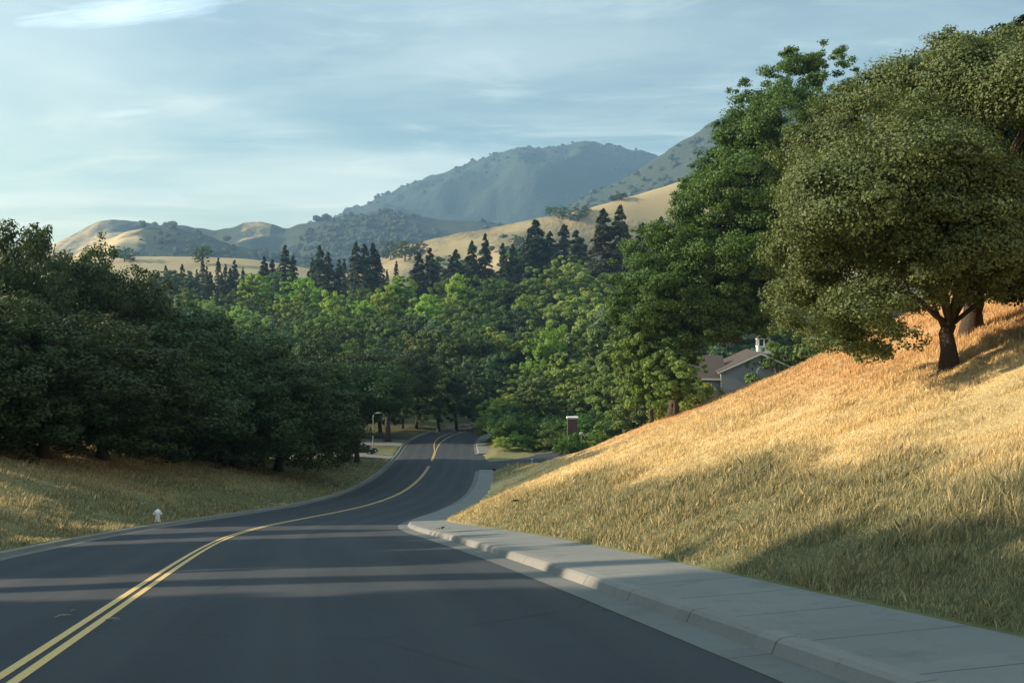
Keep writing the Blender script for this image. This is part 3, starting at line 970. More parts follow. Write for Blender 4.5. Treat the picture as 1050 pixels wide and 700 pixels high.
o = make_tree('oak_tree', b3, lob, (1.5, 0, 9.5), 0.50, 460000, 0.27, 'oak_green', 14, bark='bark', clump=0.26, inner=0.72, per=150, gap=0.18, limbs=22, twigs=3)
tag(o, 'huge rounded green oak towering over the house roof behind the slope', 'tree')

# ---- prototypes
ORD = ['leftmost', 'second', 'third', 'fourth', 'fifth', 'sixth', 'seventh', 'eighth', 'ninth', 'tenth', 'eleventh', 'twelfth', 'thirteenth',
       'fourteenth', 'fifteenth', 'sixteenth', 'seventeenth', 'eighteenth', 'nineteenth', 'twentieth', 'twenty-first', 'twenty-second', 'twenty-third', 'twenty-fourth', 'twenty-fifth', 'twenty-sixth']
print('prototypes')
rg0 = np.random.default_rng(100)
PR = {}
def proto(key, name, h, r, n, leaf, mat, seed, shape='round', base=0.3, nl=18, **kw):
    rg = np.random.default_rng(seed)
    PR[key] = make_tree(name, (0, 0, 0), rand_lobes(h, r, rg, nl, base, shape), (0, 0, h * 0.33), h * 0.028, n, leaf, mat, seed, **kw)
    PR[key]['h'] = h
    PR[key]['r'] = r

# dark live oaks for the left bank (seen 45-110 m off)
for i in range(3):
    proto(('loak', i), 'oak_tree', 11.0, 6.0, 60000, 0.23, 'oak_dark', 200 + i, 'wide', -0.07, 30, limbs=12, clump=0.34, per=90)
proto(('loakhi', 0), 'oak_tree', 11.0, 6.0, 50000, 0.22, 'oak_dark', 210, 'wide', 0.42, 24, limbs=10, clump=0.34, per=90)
# mid distance broadleaf
for i in range(3):
    proto(('mid', i), 'broadleaf_tree', 14.0, 6.0, 17000, 0.42, 'broad', 220 + i, 'low', 0.02, 24, limbs=8, twigs=2, clump=0.30, inner=0.7, flat=1.0, per=90)
for i in range(2):
    proto(('midblue', i), 'broadleaf_tree', 14.0, 6.3, 16000, 0.42, 'blue', 230 + i, 'low', 0.02, 24, limbs=8, twigs=2, clump=0.30, inner=0.7, flat=1.0, per=90)
for i in range(2):
    proto(('midpale', i), 'broadleaf_tree', 11.0, 4.6, 16000, 0.34, 'pale', 240 + i, 'low', 0.0, 22, limbs=8, twigs=2, clump=0.30, inner=0.7, flat=1.0, per=90)
proto(('bright', 0), 'poplar_tree', 15.0, 3.0, 10000, 0.42, 'bright', 250, 'column', 0.08, 18, limbs=6, twigs=1, clump=0.36, per=60)
proto(('bright', 1), 'broadleaf_tree', 13.0, 4.8, 11000, 0.42, 'bright', 251, 'low', 0.04, 20, limbs=6, twigs=1, clump=0.34, per=60)
proto(('shrub', 0), 'shrub', 4.0, 2.9, 10000, 0.19, 'pale', 260, 'wide', 0.02, 14, limbs=6, twigs=2, clump=0.36, per=60)
proto(('shrub', 1), 'shrub', 4.0, 2.9, 10000, 0.19, 'oak_green', 261, 'wide', 0.02, 14, limbs=6, twigs=2, clump=0.36, per=60)
for i in range(3):
    PR[('con', i)] = conifer('conifer_tree', 24, 5.8 + 0.7 * i, 15000, 'conifer', 270 + i); PR[('con', i)]['h'] = 24
PR[('red', 0)] = conifer('redwood_tree', 26, 6.6, 16000, 'conifer_brown', 280, 0.6); PR[('red', 0)]['h'] = 26
PR[('thin', 0)] = conifer('conifer_tree', 20, 3.3, 6500, 'conifer', 285, 0.5); PR[('thin', 0)]['h'] = 20


def by_top(key, u, vtop, Y, label, wmul=1.0, rz=None, group=None, cat='tree', maxh=None, hgt=None, zg=None):
    """tree whose top shows at photo (u, vtop) when it stands Y metres off"""
    p = PR[key]
    x = (u - 525) / F * Y
    g = float(Hh(np.array([x]), np.array([float(Y)]))[0]) if zg is None else zg
    zt = EYE + (HZ - vtop) / F * Y
    h = max(2.0, zt - g)
    sc = h / p['h']
    return place(p, x, Y, (sc * wmul, sc * wmul, sc), rg0.uniform(0, 6.28) if rz is None else rz, label, cat, group, z=g)





def row(items, fmt, group, cat='tree'):
    """items: (key, u, vtop, Y, wmul); numbered from the left; fmt has {o} for the ordinal and {c} for its look"""
    items = sorted(items, key=lambda i: i[1])
    LOOK = {'mid': 'mid green', 'midblue': 'dull green', 'midpale': 'pale green', 'bright': 'bright yellow-green', 'con': 'dark', 'red': 'brownish', 'thin': 'slender dark', 'loak': 'dark'}
    for n_, (key, u, v, Y, wm) in enumerate(items):
        o_ = ORD[n_] + ('' if n_ == 0 else ' from left')
        by_top(key, u, v, Y, fmt.format(o=o_, c=LOOK[key[0]]), wm, group=group, cat=cat)

# ---- left bank oaks
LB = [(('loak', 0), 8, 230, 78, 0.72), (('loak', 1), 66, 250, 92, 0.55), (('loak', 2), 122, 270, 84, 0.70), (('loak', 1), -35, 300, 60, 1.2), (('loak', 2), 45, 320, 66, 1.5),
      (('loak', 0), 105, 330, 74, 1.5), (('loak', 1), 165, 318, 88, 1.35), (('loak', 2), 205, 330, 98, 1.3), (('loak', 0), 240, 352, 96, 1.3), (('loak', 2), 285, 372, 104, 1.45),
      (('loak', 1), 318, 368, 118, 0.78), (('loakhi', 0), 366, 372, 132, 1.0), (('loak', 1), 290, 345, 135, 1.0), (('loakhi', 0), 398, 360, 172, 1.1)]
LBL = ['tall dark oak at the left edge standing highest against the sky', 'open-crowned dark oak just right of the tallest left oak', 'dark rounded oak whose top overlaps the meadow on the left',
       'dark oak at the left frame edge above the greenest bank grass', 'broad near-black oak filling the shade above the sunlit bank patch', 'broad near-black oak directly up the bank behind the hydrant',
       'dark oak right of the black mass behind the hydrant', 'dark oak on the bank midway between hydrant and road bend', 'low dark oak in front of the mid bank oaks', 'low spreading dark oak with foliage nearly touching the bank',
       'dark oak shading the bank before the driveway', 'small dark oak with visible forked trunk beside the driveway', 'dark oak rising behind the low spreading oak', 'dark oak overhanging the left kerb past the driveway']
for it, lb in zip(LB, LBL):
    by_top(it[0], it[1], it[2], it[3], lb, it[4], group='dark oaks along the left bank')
for k_, (u_, v_, Y_) in enumerate(((-70, 330, 92), (-10, 325, 104), (48, 335, 112), (105, 340, 110), (160, 345, 120), (215, 350, 124), (262, 362, 132))):
    by_top(('loak', k_ % 3), u_, v_, Y_, 'dark oak, ' + ORD[k_] + (' from left' if k_ else '') + ', in the second rank behind the left bank oaks', 1.35, group='oaks in the second rank up the left bank')
# the row of trees up the bank beside the near road, left of the frame: its shade lies over road and slope, crowns, heights and narrow gaps shaped for that effect
def colonnade(h, r, seed, base):
    rg = np.random.default_rng(seed); out = []
    z = base + r * 0.5
    while z < h - r * 0.4:
        for k in range(4):
            a = k * 1.57 + z
            out.append((math.cos(a) * r * 0.45, math.sin(a) * r * 0.45, z, r * 0.55))
        z += r * 0.42
    out.append((0, 0, h - r * 0.6, r * 0.6))
    return out
for i, bs in enumerate((0.3, 0.3, 3.6)):
    PR[('rowtree', i)] = make_tree('oak_tree', (0, 0, 0), colonnade(10.0, 2.9, 300 + i, bs), (0, 0, 3.0), 0.26, 60000, 0.27, 'oak_dark', 300 + i, limbs=6, twigs=1, clump=0.36, per=80)
    PR[('rowtree', i)]['h'] = 10.0
ROWT = []
yy_ = -24.0
GAPS = [(17.0, 1.9), (19.9, 2.1), (35.4, 3.6)]         # where light comes through, and how wide
def ztop(y): return float(np.interp(y, [10, 14, 17, 21, 27, 40, 62], [16.9, 15.5, 13.6, 11.6, 8.9, 4.8, 2.0]))
edges = [-24.0]
pos = []
bounds = [-26.0] + [v for g, w in GAPS for v in (g - w / 2, g + w / 2)] + [42.0]
for a_, b_ in zip(bounds[::2], bounds[1::2]):
    n_ = max(1, int(round((b_ - a_) / 4.6)))
    wd = (b_ - a_) / n_
    for k in range(n_):
        pos.append((a_ + (k + 0.5) * wd, wd / 2))
pos += [(52.5, 3.2), (58.5, 3.4), (64.0, 2.9)]
for k, (y, hw_) in enumerate(pos):
    raised = 44 < y < 54
    x = -36.0
    g = float(Hh(np.array([x]), np.array([y]))[0])
    h = (ztop(y) - g) * (1 + rg0.uniform(-0.03, 0.05))
    near_gap = any(abs(abs(y - gc) - gw / 2 - hw_) < 0.2 for gc, gw in GAPS)
    w = (hw_ + (0.05 if near_gap else 0.6)) / 2.9
    for row_ in (0, 1):  # second rank added out of view to close light leaks
        place(PR[('rowtree', 2 if raised else (k + row_) % 2)], x - 5.5 * row_, y + 0.35 * row_, (w * 1.1, w, (h + 1.6 * row_) / 10.0), 1.57 * row_,
              'live oak in the double row shaped to shade the road, outside the frame', 'tree', 'oaks up the bank beside the near road')

by_top(('midpale', 1), 668, 318, 101, 'pale green small tree hanging against the lower left of the huge oak', 0.75)
by_top(('midpale', 0), 692, 350, 98, 'pale green bushy tree at the slope edge hiding the huge oak trunk', 0.95)
# ---- right side, lit bushes and trees past the junction
RS = [(('shrub', 1), 583, 443, 141.5, 0.75, 'small dark shrub in front of the brick pillar foot'), (('shrub', 1), 572, 440, 152, 1.4, 'dark green shrub just left of the pillar'), (('shrub', 0), 610, 442, 152, 1.2, 'pale shrub hiding the pillar right side'),
      (('shrub', 1), 632, 428, 152, 1.5, 'dark green shrub behind the slope edge by the thin post'), (('shrub', 1), 528, 428, 164, 1.7, 'dark green shrub behind the far sidewalk corner'),
      (('shrub', 0), 510, 425, 172, 1.5, 'pale shrub reaching over the far sidewalk'), (('midpale', 1), 530, 395, 186, 1.3, 'pale tree directly behind the far corner shrubs'),
      (('mid', 1), 560, 385, 178, 1.3, 'green tree left of the brick pillar'), (('mid', 0), 615, 395, 172, 1.3, 'green tree right of the brick pillar'),
      (('mid', 2), 668, 360, 148, 0.7, 'green tree covering the left end of the house'), (('midpale', 0), 645, 380, 150, 1.0, 'pale green tree beside the left end of the house'),
      (('midpale', 0), 512, 405, 178, 1.25, 'pale green bush overhanging the right kerb past the junction'), (('shrub', 0), 556, 432, 165, 1.1, 'small pale shrub on the far corner of the side street'),
      (('midpale', 1), 545, 372, 200, 1.0, 'pale green tree lit from the left above the kerb bush'), (('midpale', 0), 590, 362, 190, 1.15, 'yellowish green tree behind the capped brick pillar'),
      (('mid', 0), 560, 335, 235, 1.0, 'mid green tree rising behind the yellowish green one'), (('midpale', 1), 630, 372, 170, 1.1, 'pale green tree left of the tall oak foot'),
      (('mid', 1), 615, 330, 210, 1.1, 'mid green tree against the tall oak lower left flank'), (('mid', 2), 655, 345, 185, 1.0, 'mid green tree half hidden by the tall oak'),
      (('midblue', 0), 690, 330, 175, 1.0, 'dull green tree left of the house'), (('shrub', 1), 640, 418, 160, 1.2, 'dark green shrub left of the yellow bushes'),
      (('shrub', 1), 612, 425, 158, 1.4, 'dark green shrub by the thin post'), (('shrub', 1), 535, 438, 160, 0.9, 'dark low shrub behind the side street kerb'),
      (('shrub', 0), 704, 392, 112, 0.9, 'yellow-green bush at the slope edge, left of a pair'), (('shrub', 0), 721, 390, 110, 0.8, 'yellow-green bush at the slope edge nearer the house'),
      (('mid', 0), 826, 325, 150, 0.9, 'green tree right of the house, under the olive oak'), (('mid', 2), 700, 300, 230, 1.0, 'mid green tree far behind the house roof'),
      (('midblue', 1), 745, 310, 215, 1.2, 'dull green tree behind the house'), (('mid', 1), 800, 300, 230, 1.2, 'mid green tree behind the white cupola'), (('mid', 0), 870, 300, 200, 1.2, 'mid green tree hidden behind the olive oak'),
      (('midblue', 0), 655, 300, 250, 1.1, 'dull green tree behind the tall oak left edge')]
for key, u, v, Y, wm, lb in RS:
    by_top(key, u, v, Y, lb, wm, cat='bush' if key[0] == 'shrub' else 'tree', group=None)

for k_, (s_, t_, h_) in enumerate(((157, 12, 4.2), (163, 14, 5.0), (169, 12, 4.6), (176, 13, 5.2), (160, 19, 5.5), (168, 21, 6.0))):
    c_ = road_pt(s_, t_)
    place(PR[('shrub', 1)], float(c_[0]), float(c_[1]), (h_ / 4 * 1.15, h_ / 4 * 1.15, h_ / 4), rg0.uniform(0, 6.28),
          ['dark shrub nearest the far corner of the junction', 'dark shrub second from the junction along the far sidewalk', 'dark shrub third from the junction along the far sidewalk',
           'dark shrub farthest along the far sidewalk', 'tall dark shrub behind the corner shrub', 'tall dark shrub behind the far sidewalk shrubs'][k_], 'bush', 'dark shrubs behind the far sidewalk')
for k_, (s_, t_, h_) in enumerate(((151.0, 10.8, 2.2), (150.6, 13.6, 2.6), (150.4, 17, 2.8), (150.4, 21, 3.0), (150.6, 25.5, 3.0))):
    c_ = road_pt(s_, t_)
    place(PR[('shrub', k_ % 2)], float(c_[0]), float(c_[1]), (h_ / 4 * 1.25, h_ / 4 * 1.25, h_ / 4), rg0.uniform(0, 6.28),
          ORD[k_] + (' from left' if k_ else '') + ' of the low shrubs lining the far kerb of the side street', 'bush', 'low shrubs along the side street')
# ---- valley woodland in rows from near to far
def auto_row(Y0, u0, u1, n, v, dv, keys, seed, jY=12, wm=0.86):
    rg = np.random.default_rng(seed); out = []
    n = int(round(n * 1.42))
    for i in range(n):
        u = u0 + (u1 - u0) * (i + 0.5) / n + rg.uniform(-0.35, 0.35) * (u1 - u0) / n
        vv = (v(u) if callable(v) else v) + rg.uniform(-dv, dv) * 1.2
        out.append((keys[rg.integers(len(keys))], u, vv, Y0 + rg.uniform(-jY, jY), wm * rg.uniform(0.9, 1.15)))
    return out
mid = [('mid', 0), ('mid', 1), ('mid', 2), ('midblue', 0), ('midblue', 1)]
G1 = 'woodland trees filling the valley'
row(auto_row(205, 385, 520, 5, 372, 10, [('midblue', 0), ('mid', 0), ('mid', 2)], 1, 8), '{c} tree {o} in the row where the road disappears', G1)
row(auto_row(185, 215, 400, 6, 362, 10, [('midblue', 0), ('mid', 0), ('midblue', 1)], 2, 8), '{c} tree {o} in the row just behind the left bank oaks', G1)
row(auto_row(230, 170, 540, 11, 344, 9, mid, 3), '{c} tree {o} in the lowest full row of valley woodland', G1)
row(auto_row(262, 150, 560, 12, 330, 8, mid, 4), '{c} tree {o} in the second row of valley woodland', G1)
row(auto_row(295, 140, 640, 14, 318, 8, mid + [('midpale', 0)], 5), '{c} tree {o} in the third row of valley woodland', G1)
row(auto_row(330, 130, 650, 15, 306, 7, mid + [('midpale', 1)], 6), '{c} tree {o} in the fourth row of valley woodland', G1)
row(auto_row(365, 60, 660, 17, lambda u: 300 - 14 * sstep(350, 520, u), 6, mid, 7), '{c} tree {o} in the topmost row of valley woodland', G1)
BR = [(('bright', 0), 257, 274, 345, 1.2, 'bright yellow-green poplar, wider of the two at the left'), (('bright', 0), 272, 277, 350, 0.7, 'slim bright poplar touching the wider one on its right'),
      (('bright', 1), 308, 282, 340, 1.1, 'bright rounded tree right of the two poplars'), (('bright', 1), 396, 290, 330, 0.8, 'bright tree left of the tall pale poplar'),
      (('bright', 0), 408, 276, 332, 1.1, 'tall bright poplar below the golden field'), (('bright', 0), 422, 280, 335, 0.7, 'narrow bright poplar right of the tall one'),
      (('bright', 1), 470, 279, 345, 0.7, 'bright leafy tree right of the dark conifer pair'), (('midpale', 0), 590, 262, 350, 1.0, 'pale feathery tree below the brown redwoods'),
      (('midpale', 1), 565, 272, 340, 1.1, 'pale rounded tree left of the feathery one'), (('midpale', 0), 610, 290, 300, 1.2, 'pale tree in front of the feathery ones'),
      (('midpale', 1), 575, 300, 290, 1.1, 'pale tree lowest of the pale cluster under the redwoods'), (('mid', 1), 500, 283, 345, 1.2, 'green tree with lit crown right of the bright leafy tree'),
      (('bright', 1), 345, 296, 318, 0.8, 'bright rounded tree below the tight dark conifers'), (('bright', 1), 372, 306, 300, 0.8, 'bright low crown left of the tall pale poplar'),
      (('bright', 1), 440, 300, 312, 0.8, 'bright crown in the third row right of the poplars'), (('midpale', 0), 330, 318, 280, 1.0, 'pale crown in mid woodland under the bright trees'),
      (('midpale', 1), 465, 318, 275, 1.0, 'pale crown at the centre of the woodland'), (('bright', 1), 538, 300, 300, 0.7, 'bright crown just left of the pale cluster'),
      (('midpale', 0), 500, 335, 240, 0.9, 'pale crown low in the woodland above the road end'), (('midpale', 1), 400, 332, 255, 0.9, 'pale crown low in the woodland left of centre'),
      (('midpale', 0), 640, 300, 270, 1.0, 'pale crown against the huge oak left side'), (('bright', 1), 560, 330, 215, 0.7, 'bright crown above the pale trees right of the bend'),
      (('mid', 0), 525, 288, 340, 1.2, 'dense green tree left of the pale cluster'), (('midpale', 0), 218, 304, 330, 1.2, 'light green low tree beneath the left conifers')]
for key, u, v, Y, wm, lb in BR:
    by_top(key, u, v, Y, lb, wm)

# ---- conifers behind the woodland
def cgroup(us, key, Y, fmt, grp, seed, wm=1.0):
    rg = np.random.default_rng(seed); it = []
    for (u, v) in us:
        v = v - rg.uniform(-3, 4); u = u + rg.uniform(-3, 3)
        k = key[rg.integers(len(key))]
        it.append((k, u, v, Y + rg.uniform(-12, 12), wm * 1.12 * rg.uniform(0.8, 1.15)))
    row(it, fmt, grp)
con = [('con', 0), ('con', 1), ('con', 2)]
G2 = 'conifers standing behind the valley woodland'
cgroup([(160, 278), (168, 272), (178, 274), (187, 270), (196, 276), (205, 268), (214, 272), (222, 266), (231, 268), (240, 270), (249, 275)], con + [('thin', 0)], 440,
       '{c} conifer {o} in the hazy clump below the left meadow', G2, 1, 0.85)
cgroup([(158, 286), (171, 282), (183, 279), (192, 284), (203, 280), (217, 276), (228, 281), (236, 277), (251, 282), (262, 279)], con + [('midblue', 0), ('thin', 0)], 405,
       '{c} tree {o} in the lower front of the hazy left clump', G2, 21, 1.0)
cgroup([(290, 278), (314, 282), (334, 280), (352, 284), (372, 278), (392, 282)], con + [('midblue', 0)], 395, '{c} tree {o} filling the gaps under the poplars and hill foot', G2, 22, 1.0)
cgroup([(462, 270), (486, 266), (520, 268), (545, 262), (568, 258), (590, 262), (645, 250), (668, 255)], con + [('midblue', 1)], 405, '{c} tree {o} in front of the middle conifers', G2, 23, 1.1)
cgroup([(272, 262), (281, 268), (292, 253), (300, 262)], con, 430, '{c} conifer {o} of the group behind the two poplars', G2, 2)
cgroup([(322, 262), (328, 252), (337, 256), (345, 268)], con, 425, '{c} conifer {o} of the tight group left of the golden hill', G2, 3, 0.9)
cgroup([(365, 252), (372, 250), (380, 250), (388, 262)], con, 420, '{c} conifer {o} of the group in front of the hill foot', G2, 4, 0.9)
cgroup([(351, 268), (407, 265), (430, 268), (446, 276), (397, 276)], [('thin', 0)], 450, '{c} conifer {o} of the scattered ones against golden grass', G2, 5, 1.0)
cgroup([(430, 260), (440, 256), (470, 254), (482, 250), (498, 243), (514, 250), (528, 254)], con, 430, '{c} conifer {o} of the middle group under the golden hill', G2, 6)
cgroup([(543, 236), (552, 229), (565, 238), (578, 231), (588, 238), (600, 242)], con, 440, '{c} conifer {o} of the tall group left of the redwoods', G2, 7, 1.3)
cgroup([(616, 214), (636, 214)], [('red', 0)], 380, '{c} redwood {o} of the tall pair near the big oak', G2, 8, 1.15)
cgroup([(660, 232), (676, 226), (690, 240)], con, 400, '{c} conifer {o} of those between redwoods and big oak', G2, 9, 1.2)
cgroup([(455, 268), (468, 262), (540, 262), (552, 254), (605, 250)], mid, 470, '{c} broadleaf tree {o} standing among the middle conifers', 'broadleaf trees among the conifers', 10, 1.1)

# ---- trees on the meadow and the golden hill
def on_hill(surf, key, u, vbase, px_h, label, wm=1.0):
    Xs, Ds, Zs, qq, U = surf
    us = 525 + F * Xs / Ds; vs = HZ + F * (EYE - Zs) / Ds
    m_ = qq > 0.05
    d = np.where(m_ & (Ds <= Ds.mean() * 3), (us - u) ** 2 + (vs - vbase) ** 2, 1e9)
    i = int(np.argmin(d + Ds * 0.002)); x, y, z = Xs.flat[i], Ds.flat[i], Zs.flat[i]
    h = px_h / F * y
    p = PR[key]; sc = h / p['h']
    place(p, float(x), float(y), (sc * wm, sc * wm, sc), rg0.uniform(0, 6.28), label, 'tree', 'trees dotted over the hills', z=float(z) - 0.5)
HT = [(meadow, ('midblue', 0), 128, 268, 16, 'rounded tree standing alone on the left meadow', 1.6), (meadow, ('midblue', 1), 120, 270, 13, 'lower tree leaning on the lone meadow tree', 1.2),
      (meadow, ('mid', 0), 208, 272, 22, 'tall rounded tree at the middle of the meadow', 1.1), (goldh, ('midblue', 0), 400, 266, 20, 'leftmost tree of the copse on the lower golden hill', 1.3),
      (goldh, ('mid', 1), 415, 268, 22, 'middle tree of the copse on the lower golden hill', 1.4), (goldh, ('midblue', 1), 430, 266, 20, 'rightmost tree of the copse on the lower golden hill', 1.3),
      (goldh, ('mid', 0), 566, 222, 11, 'left crown of the dark oak clump under the golden crest', 1.4), (goldh, ('mid', 2), 578, 224, 14, 'middle crown of the dark oak clump under the golden crest', 1.5),
      (goldh, ('midblue', 0), 592, 224, 15, 'right crown of the dark oak clump under the golden crest', 1.5), (goldh, ('mid', 1), 600, 219, 10, 'small crown at the upper end of the crest clump', 1.3),
      (goldh, ('mid', 0), 637, 205, 9, 'lone dark oak on the pale crest left of the big oak', 1.7), (goldh, ('mid', 2), 629, 206, 7, 'small bush beside the lone crest oak', 1.6),
      (goldh, ('mid', 1), 505, 262, 14, 'oak at the golden hill foot among conifers, left one', 1.4), (goldh, ('mid', 0), 530, 256, 16, 'oak at the golden hill foot among conifers, right one', 1.4)]
for a_ in HT:
    on_hill(*a_)

# far woodland on the hills: uncountable crowns merged by distance
def woodland(surfs, seed):
    rg = np.random.default_rng(seed)
    # low rounded crown
    bV = []; bF = []
    nlat, nlon = 4, 7
    for i in range(nlat + 1):
        a = math.pi * i / nlat
        for j in range(nlon):
            bb = 2 * math.pi * j / nlon
            bV.append((math.sin(a) * math.cos(bb), math.sin(a) * math.sin(bb), math.cos(a)))
    for i in range(nlat):
        for j in range(nlon):
            bF.append((i * nlon + j, (i + 1) * nlon + j, (i + 1) * nlon + (j + 1) % nlon, i * nlon + (j + 1) % nlon))
    bV = np.array(bV); bF = np.array(bF)
    VV = []; FF = []; off = 0
    for (Xs, Ds, Zs, qq, U), n, fn, size in surfs:
        ok = np.argwhere((qq > 0.08) & (U > -150) & (U < 1200) & (Ds <= Ds[np.argmax(qq[:, 0] >= 0.999), 0] + 40))
        pk = ok[rg.integers(len(ok), size=n * 4)]
        keep = fn(Xs[pk[:, 0], pk[:, 1]], Ds[pk[:, 0], pk[:, 1]], qq[pk[:, 0], pk[:, 1]], U[pk[:, 0], pk[:, 1]]) > rg.random(len(pk))
        pk = pk[keep][:n]
        for a_, b_ in pk:
            r = size * rg.uniform(0.5, 1.4)
            P = bV * (1 + rg.uniform(-0.25, 0.25, (len(bV), 1))) * np.array([r * rg.uniform(0.9, 1.5), r * rg.uniform(0.9, 1.5), r * 0.85])
            P = P + np.array([Xs[a_, b_] + rg.normal() * 9, Ds[a_, b_] + rg.normal() * 6, Zs[a_, b_] + r * 0.25])
            VV.append(P); FF.append(bF + off); off += len(bV)
    o = mesh_np('far_woodland', np.concatenate(VV), np.concatenate(FF), M['farwood'], smooth=False)
    tag(o, 'scattered dark crowns and scrub covering the far hills', None, None, 'stuff')
m, N = new_mat('far_crowns'); M['farwood'] = m
tc = N('TexCoord').outputs['Object']
finish(N, N.mix(N.noise(tc, 0.05, 4.0, 0.7), (0.03, 0.042, 0.02), (0.075, 0.085, 0.038)), 0.95, 0.1, bump=N.noise(tc, 0.4, 3.0), bstr=0.9, bdist=3.0)
def nz(sc, sd, lo, hi):
    return lambda X, D, q, U: sstep(lo, hi, fbm(X / sc, D / sc, 4, sd))
def fA2(X, D, q, U): return np.clip(sstep(0.45, 0.55, fbm(X / 160, D / 160, 3, 77)) * 0.25 + sstep(140, 185, U) * 0.9, 0, 1)
def fA1(X, D, q, U): return np.clip(sstep(0.42, 0.56, fbm(X / 200, D / 200, 3, 78)) * 0.9 * sstep(120, 165, U) * (1 - 0.7 * sstep(240, 250, U) * (1 - sstep(280, 290, U)) * sstep(0.75, 0.9, q)), 0, 1)
def fC(X, D, q, U): return np.clip(sstep(0.36, 0.55, fbm(X / 200, D / 200, 3, 79)) * (1 - 0.7 * sstep(890, 920, U) * (1 - sstep(940, 960, U)) * sstep(0.8, 0.95, q)), 0, 1)
def fG(X, D, q, U): return sstep(0.54, 0.68, fbm(X / 110, D / 110, 3, 80)) * (1 - sstep(0.80, 0.97, q))
def fM(X, D, q, U): return sstep(0.35, 0.5, fbm(X / 300, D / 300, 3, 81)) * sstep(0.8, 0.97, q)
woodland([(farA2, 3000, fA2, 6), (farA1, 3000, fA1, 7), (farC, 3400, fC, 7), (goldh, 420, fG, 4.5), (mount, 2200, fM, 7)], 5)

# ------------------------------------------------------------------ grass blades
def blades(name, n, a0, a1, r0, r1, keep, seed, label, hmul=1.0):
    rg = np.random.default_rng(seed)
    a = rg.uniform(a0, a1, n); r = np.exp(rg.uniform(math.log(r0), math.log(r1), n))
    x = r * np.sin(a); y = r * np.cos(a)
    s, t = st_of(x, y)
    m_ = keep(s, t)
    x, y, r, s, t = x[m_], y[m_], r[m_], s[m_], t[m_]
    # gather into tufts
    z = Hh(x, y)
    n = len(x)
    g, rd, fl = tones(x, y)
    tuft = fbm(x * 1.3, y * 1.3, 3, 60)
    edge = np.where(t > 0, t - SB, -t - (WL + 0.75))
    mat_ = 0.72 + 0.50 * sstep(0.35, 0.65, fbm(x * 0.45 + 9, y * 0.45, 3, 71))
    hh = mat_ * (0.24 + 0.12 * (g > 0.4)) * (0.30 + 0.45 * sstep(0.35, 0.7, tuft)) * rg.uniform(0.5, 1.3, n) * (0.75 + 0.25 * sstep(0.1, 2.2, edge)) * hmul
    hh = hh * 1.0
    w = np.maximum(0.0024, r * 0.00030) * rg.uniform(0.7, 1.5, n)
    d = rg.uniform(0, 2 * math.pi, n)
    lean = rg.normal(size=(n, 2)) * 0.30 + np.array([0.18, 0.05])
    wv = np.stack([np.cos(d) * w, np.sin(d) * w, np.zeros(n)], 1)
    B = np.stack([x, y, z - 0.03], 1)
    Mi = B + np.stack([lean[:, 0] * hh * 0.35, lean[:, 1] * hh * 0.35, hh * 0.6], 1)
    T = B + np.stack([lean[:, 0] * hh, lean[:, 1] * hh, hh], 1)
    V = np.stack([B - wv, B + wv, Mi + wv * 0.8, T, Mi - wv * 0.8], 1).reshape(-1, 3)
    Fq = (np.arange(n) * 5)[:, None] + np.arange(5)[None]
    o = mesh_np(name, V, Fq, M['blades'], attrs={'green': np.repeat(np.clip(g * rg.choice([1.0, 0.85, 0.35], n) + rg.normal(size=n) * 0.10, 0, 1), 5), 'red': np.repeat(np.clip(rd + rg.normal(size=n) * 0.1, 0, 1), 5)})
    tag(o, label, None, None, 'stuff')

blades('dry_grass', 950000, math.radians(-6), math.radians(44), 5.5, 135, lambda s, t: (t > SB + 0.05) & (s < 124), 1, 'dry golden wild grass covering the right slope')
blades('bank_grass', 380000, math.radians(-40), math.radians(-3), 14, 150, lambda s, t: (t < -(WL + 0.85)) & (t > -(WL + 34)) & (s < 150), 2, 'mixed green and straw grass on the left bank')

# ------------------------------------------------------------------ small things
M['white'] = simple('white_paint', (0.78, 0.78, 0.74), 0.5)
M['siding'] = simple('grey_siding', (0.20, 0.22, 0.24), 0.8)
M['shingle'] = simple('brown_shingles', (0.075, 0.062, 0.055), 0.95, 0.1, var=0.4, scale=4.0, bstr=0.6)
M['trim'] = simple('pale_trim', (0.60, 0.60, 0.57), 0.6)
M['brick'] = simple('brown_brick', (0.13, 0.075, 0.055), 0.9, 0.2, var=0.3)
M['metal'] = simple('galvanised_metal', (0.35, 0.36, 0.36), 0.4, 0.5, 0.8)
M['carpaint'] = simple('dark_car_paint', (0.012, 0.014, 0.018), 0.25, 0.6, 0.0, 0.05, 1.0, 0.0)
M['glass'] = simple('dark_glass', (0.03, 0.04, 0.045), 0.08, 0.8, 0.0, 0.05, 1.0, 0.0)
M['tyre'] = simple('tyre_rubber', (0.02, 0.02, 0.02), 0.9, 0.2)
M['lamp_red'] = simple('red_lens', (0.35, 0.02, 0.02), 0.3)
M['board'] = simple('weathered_board', (0.20, 0.16, 0.12), 0.9)

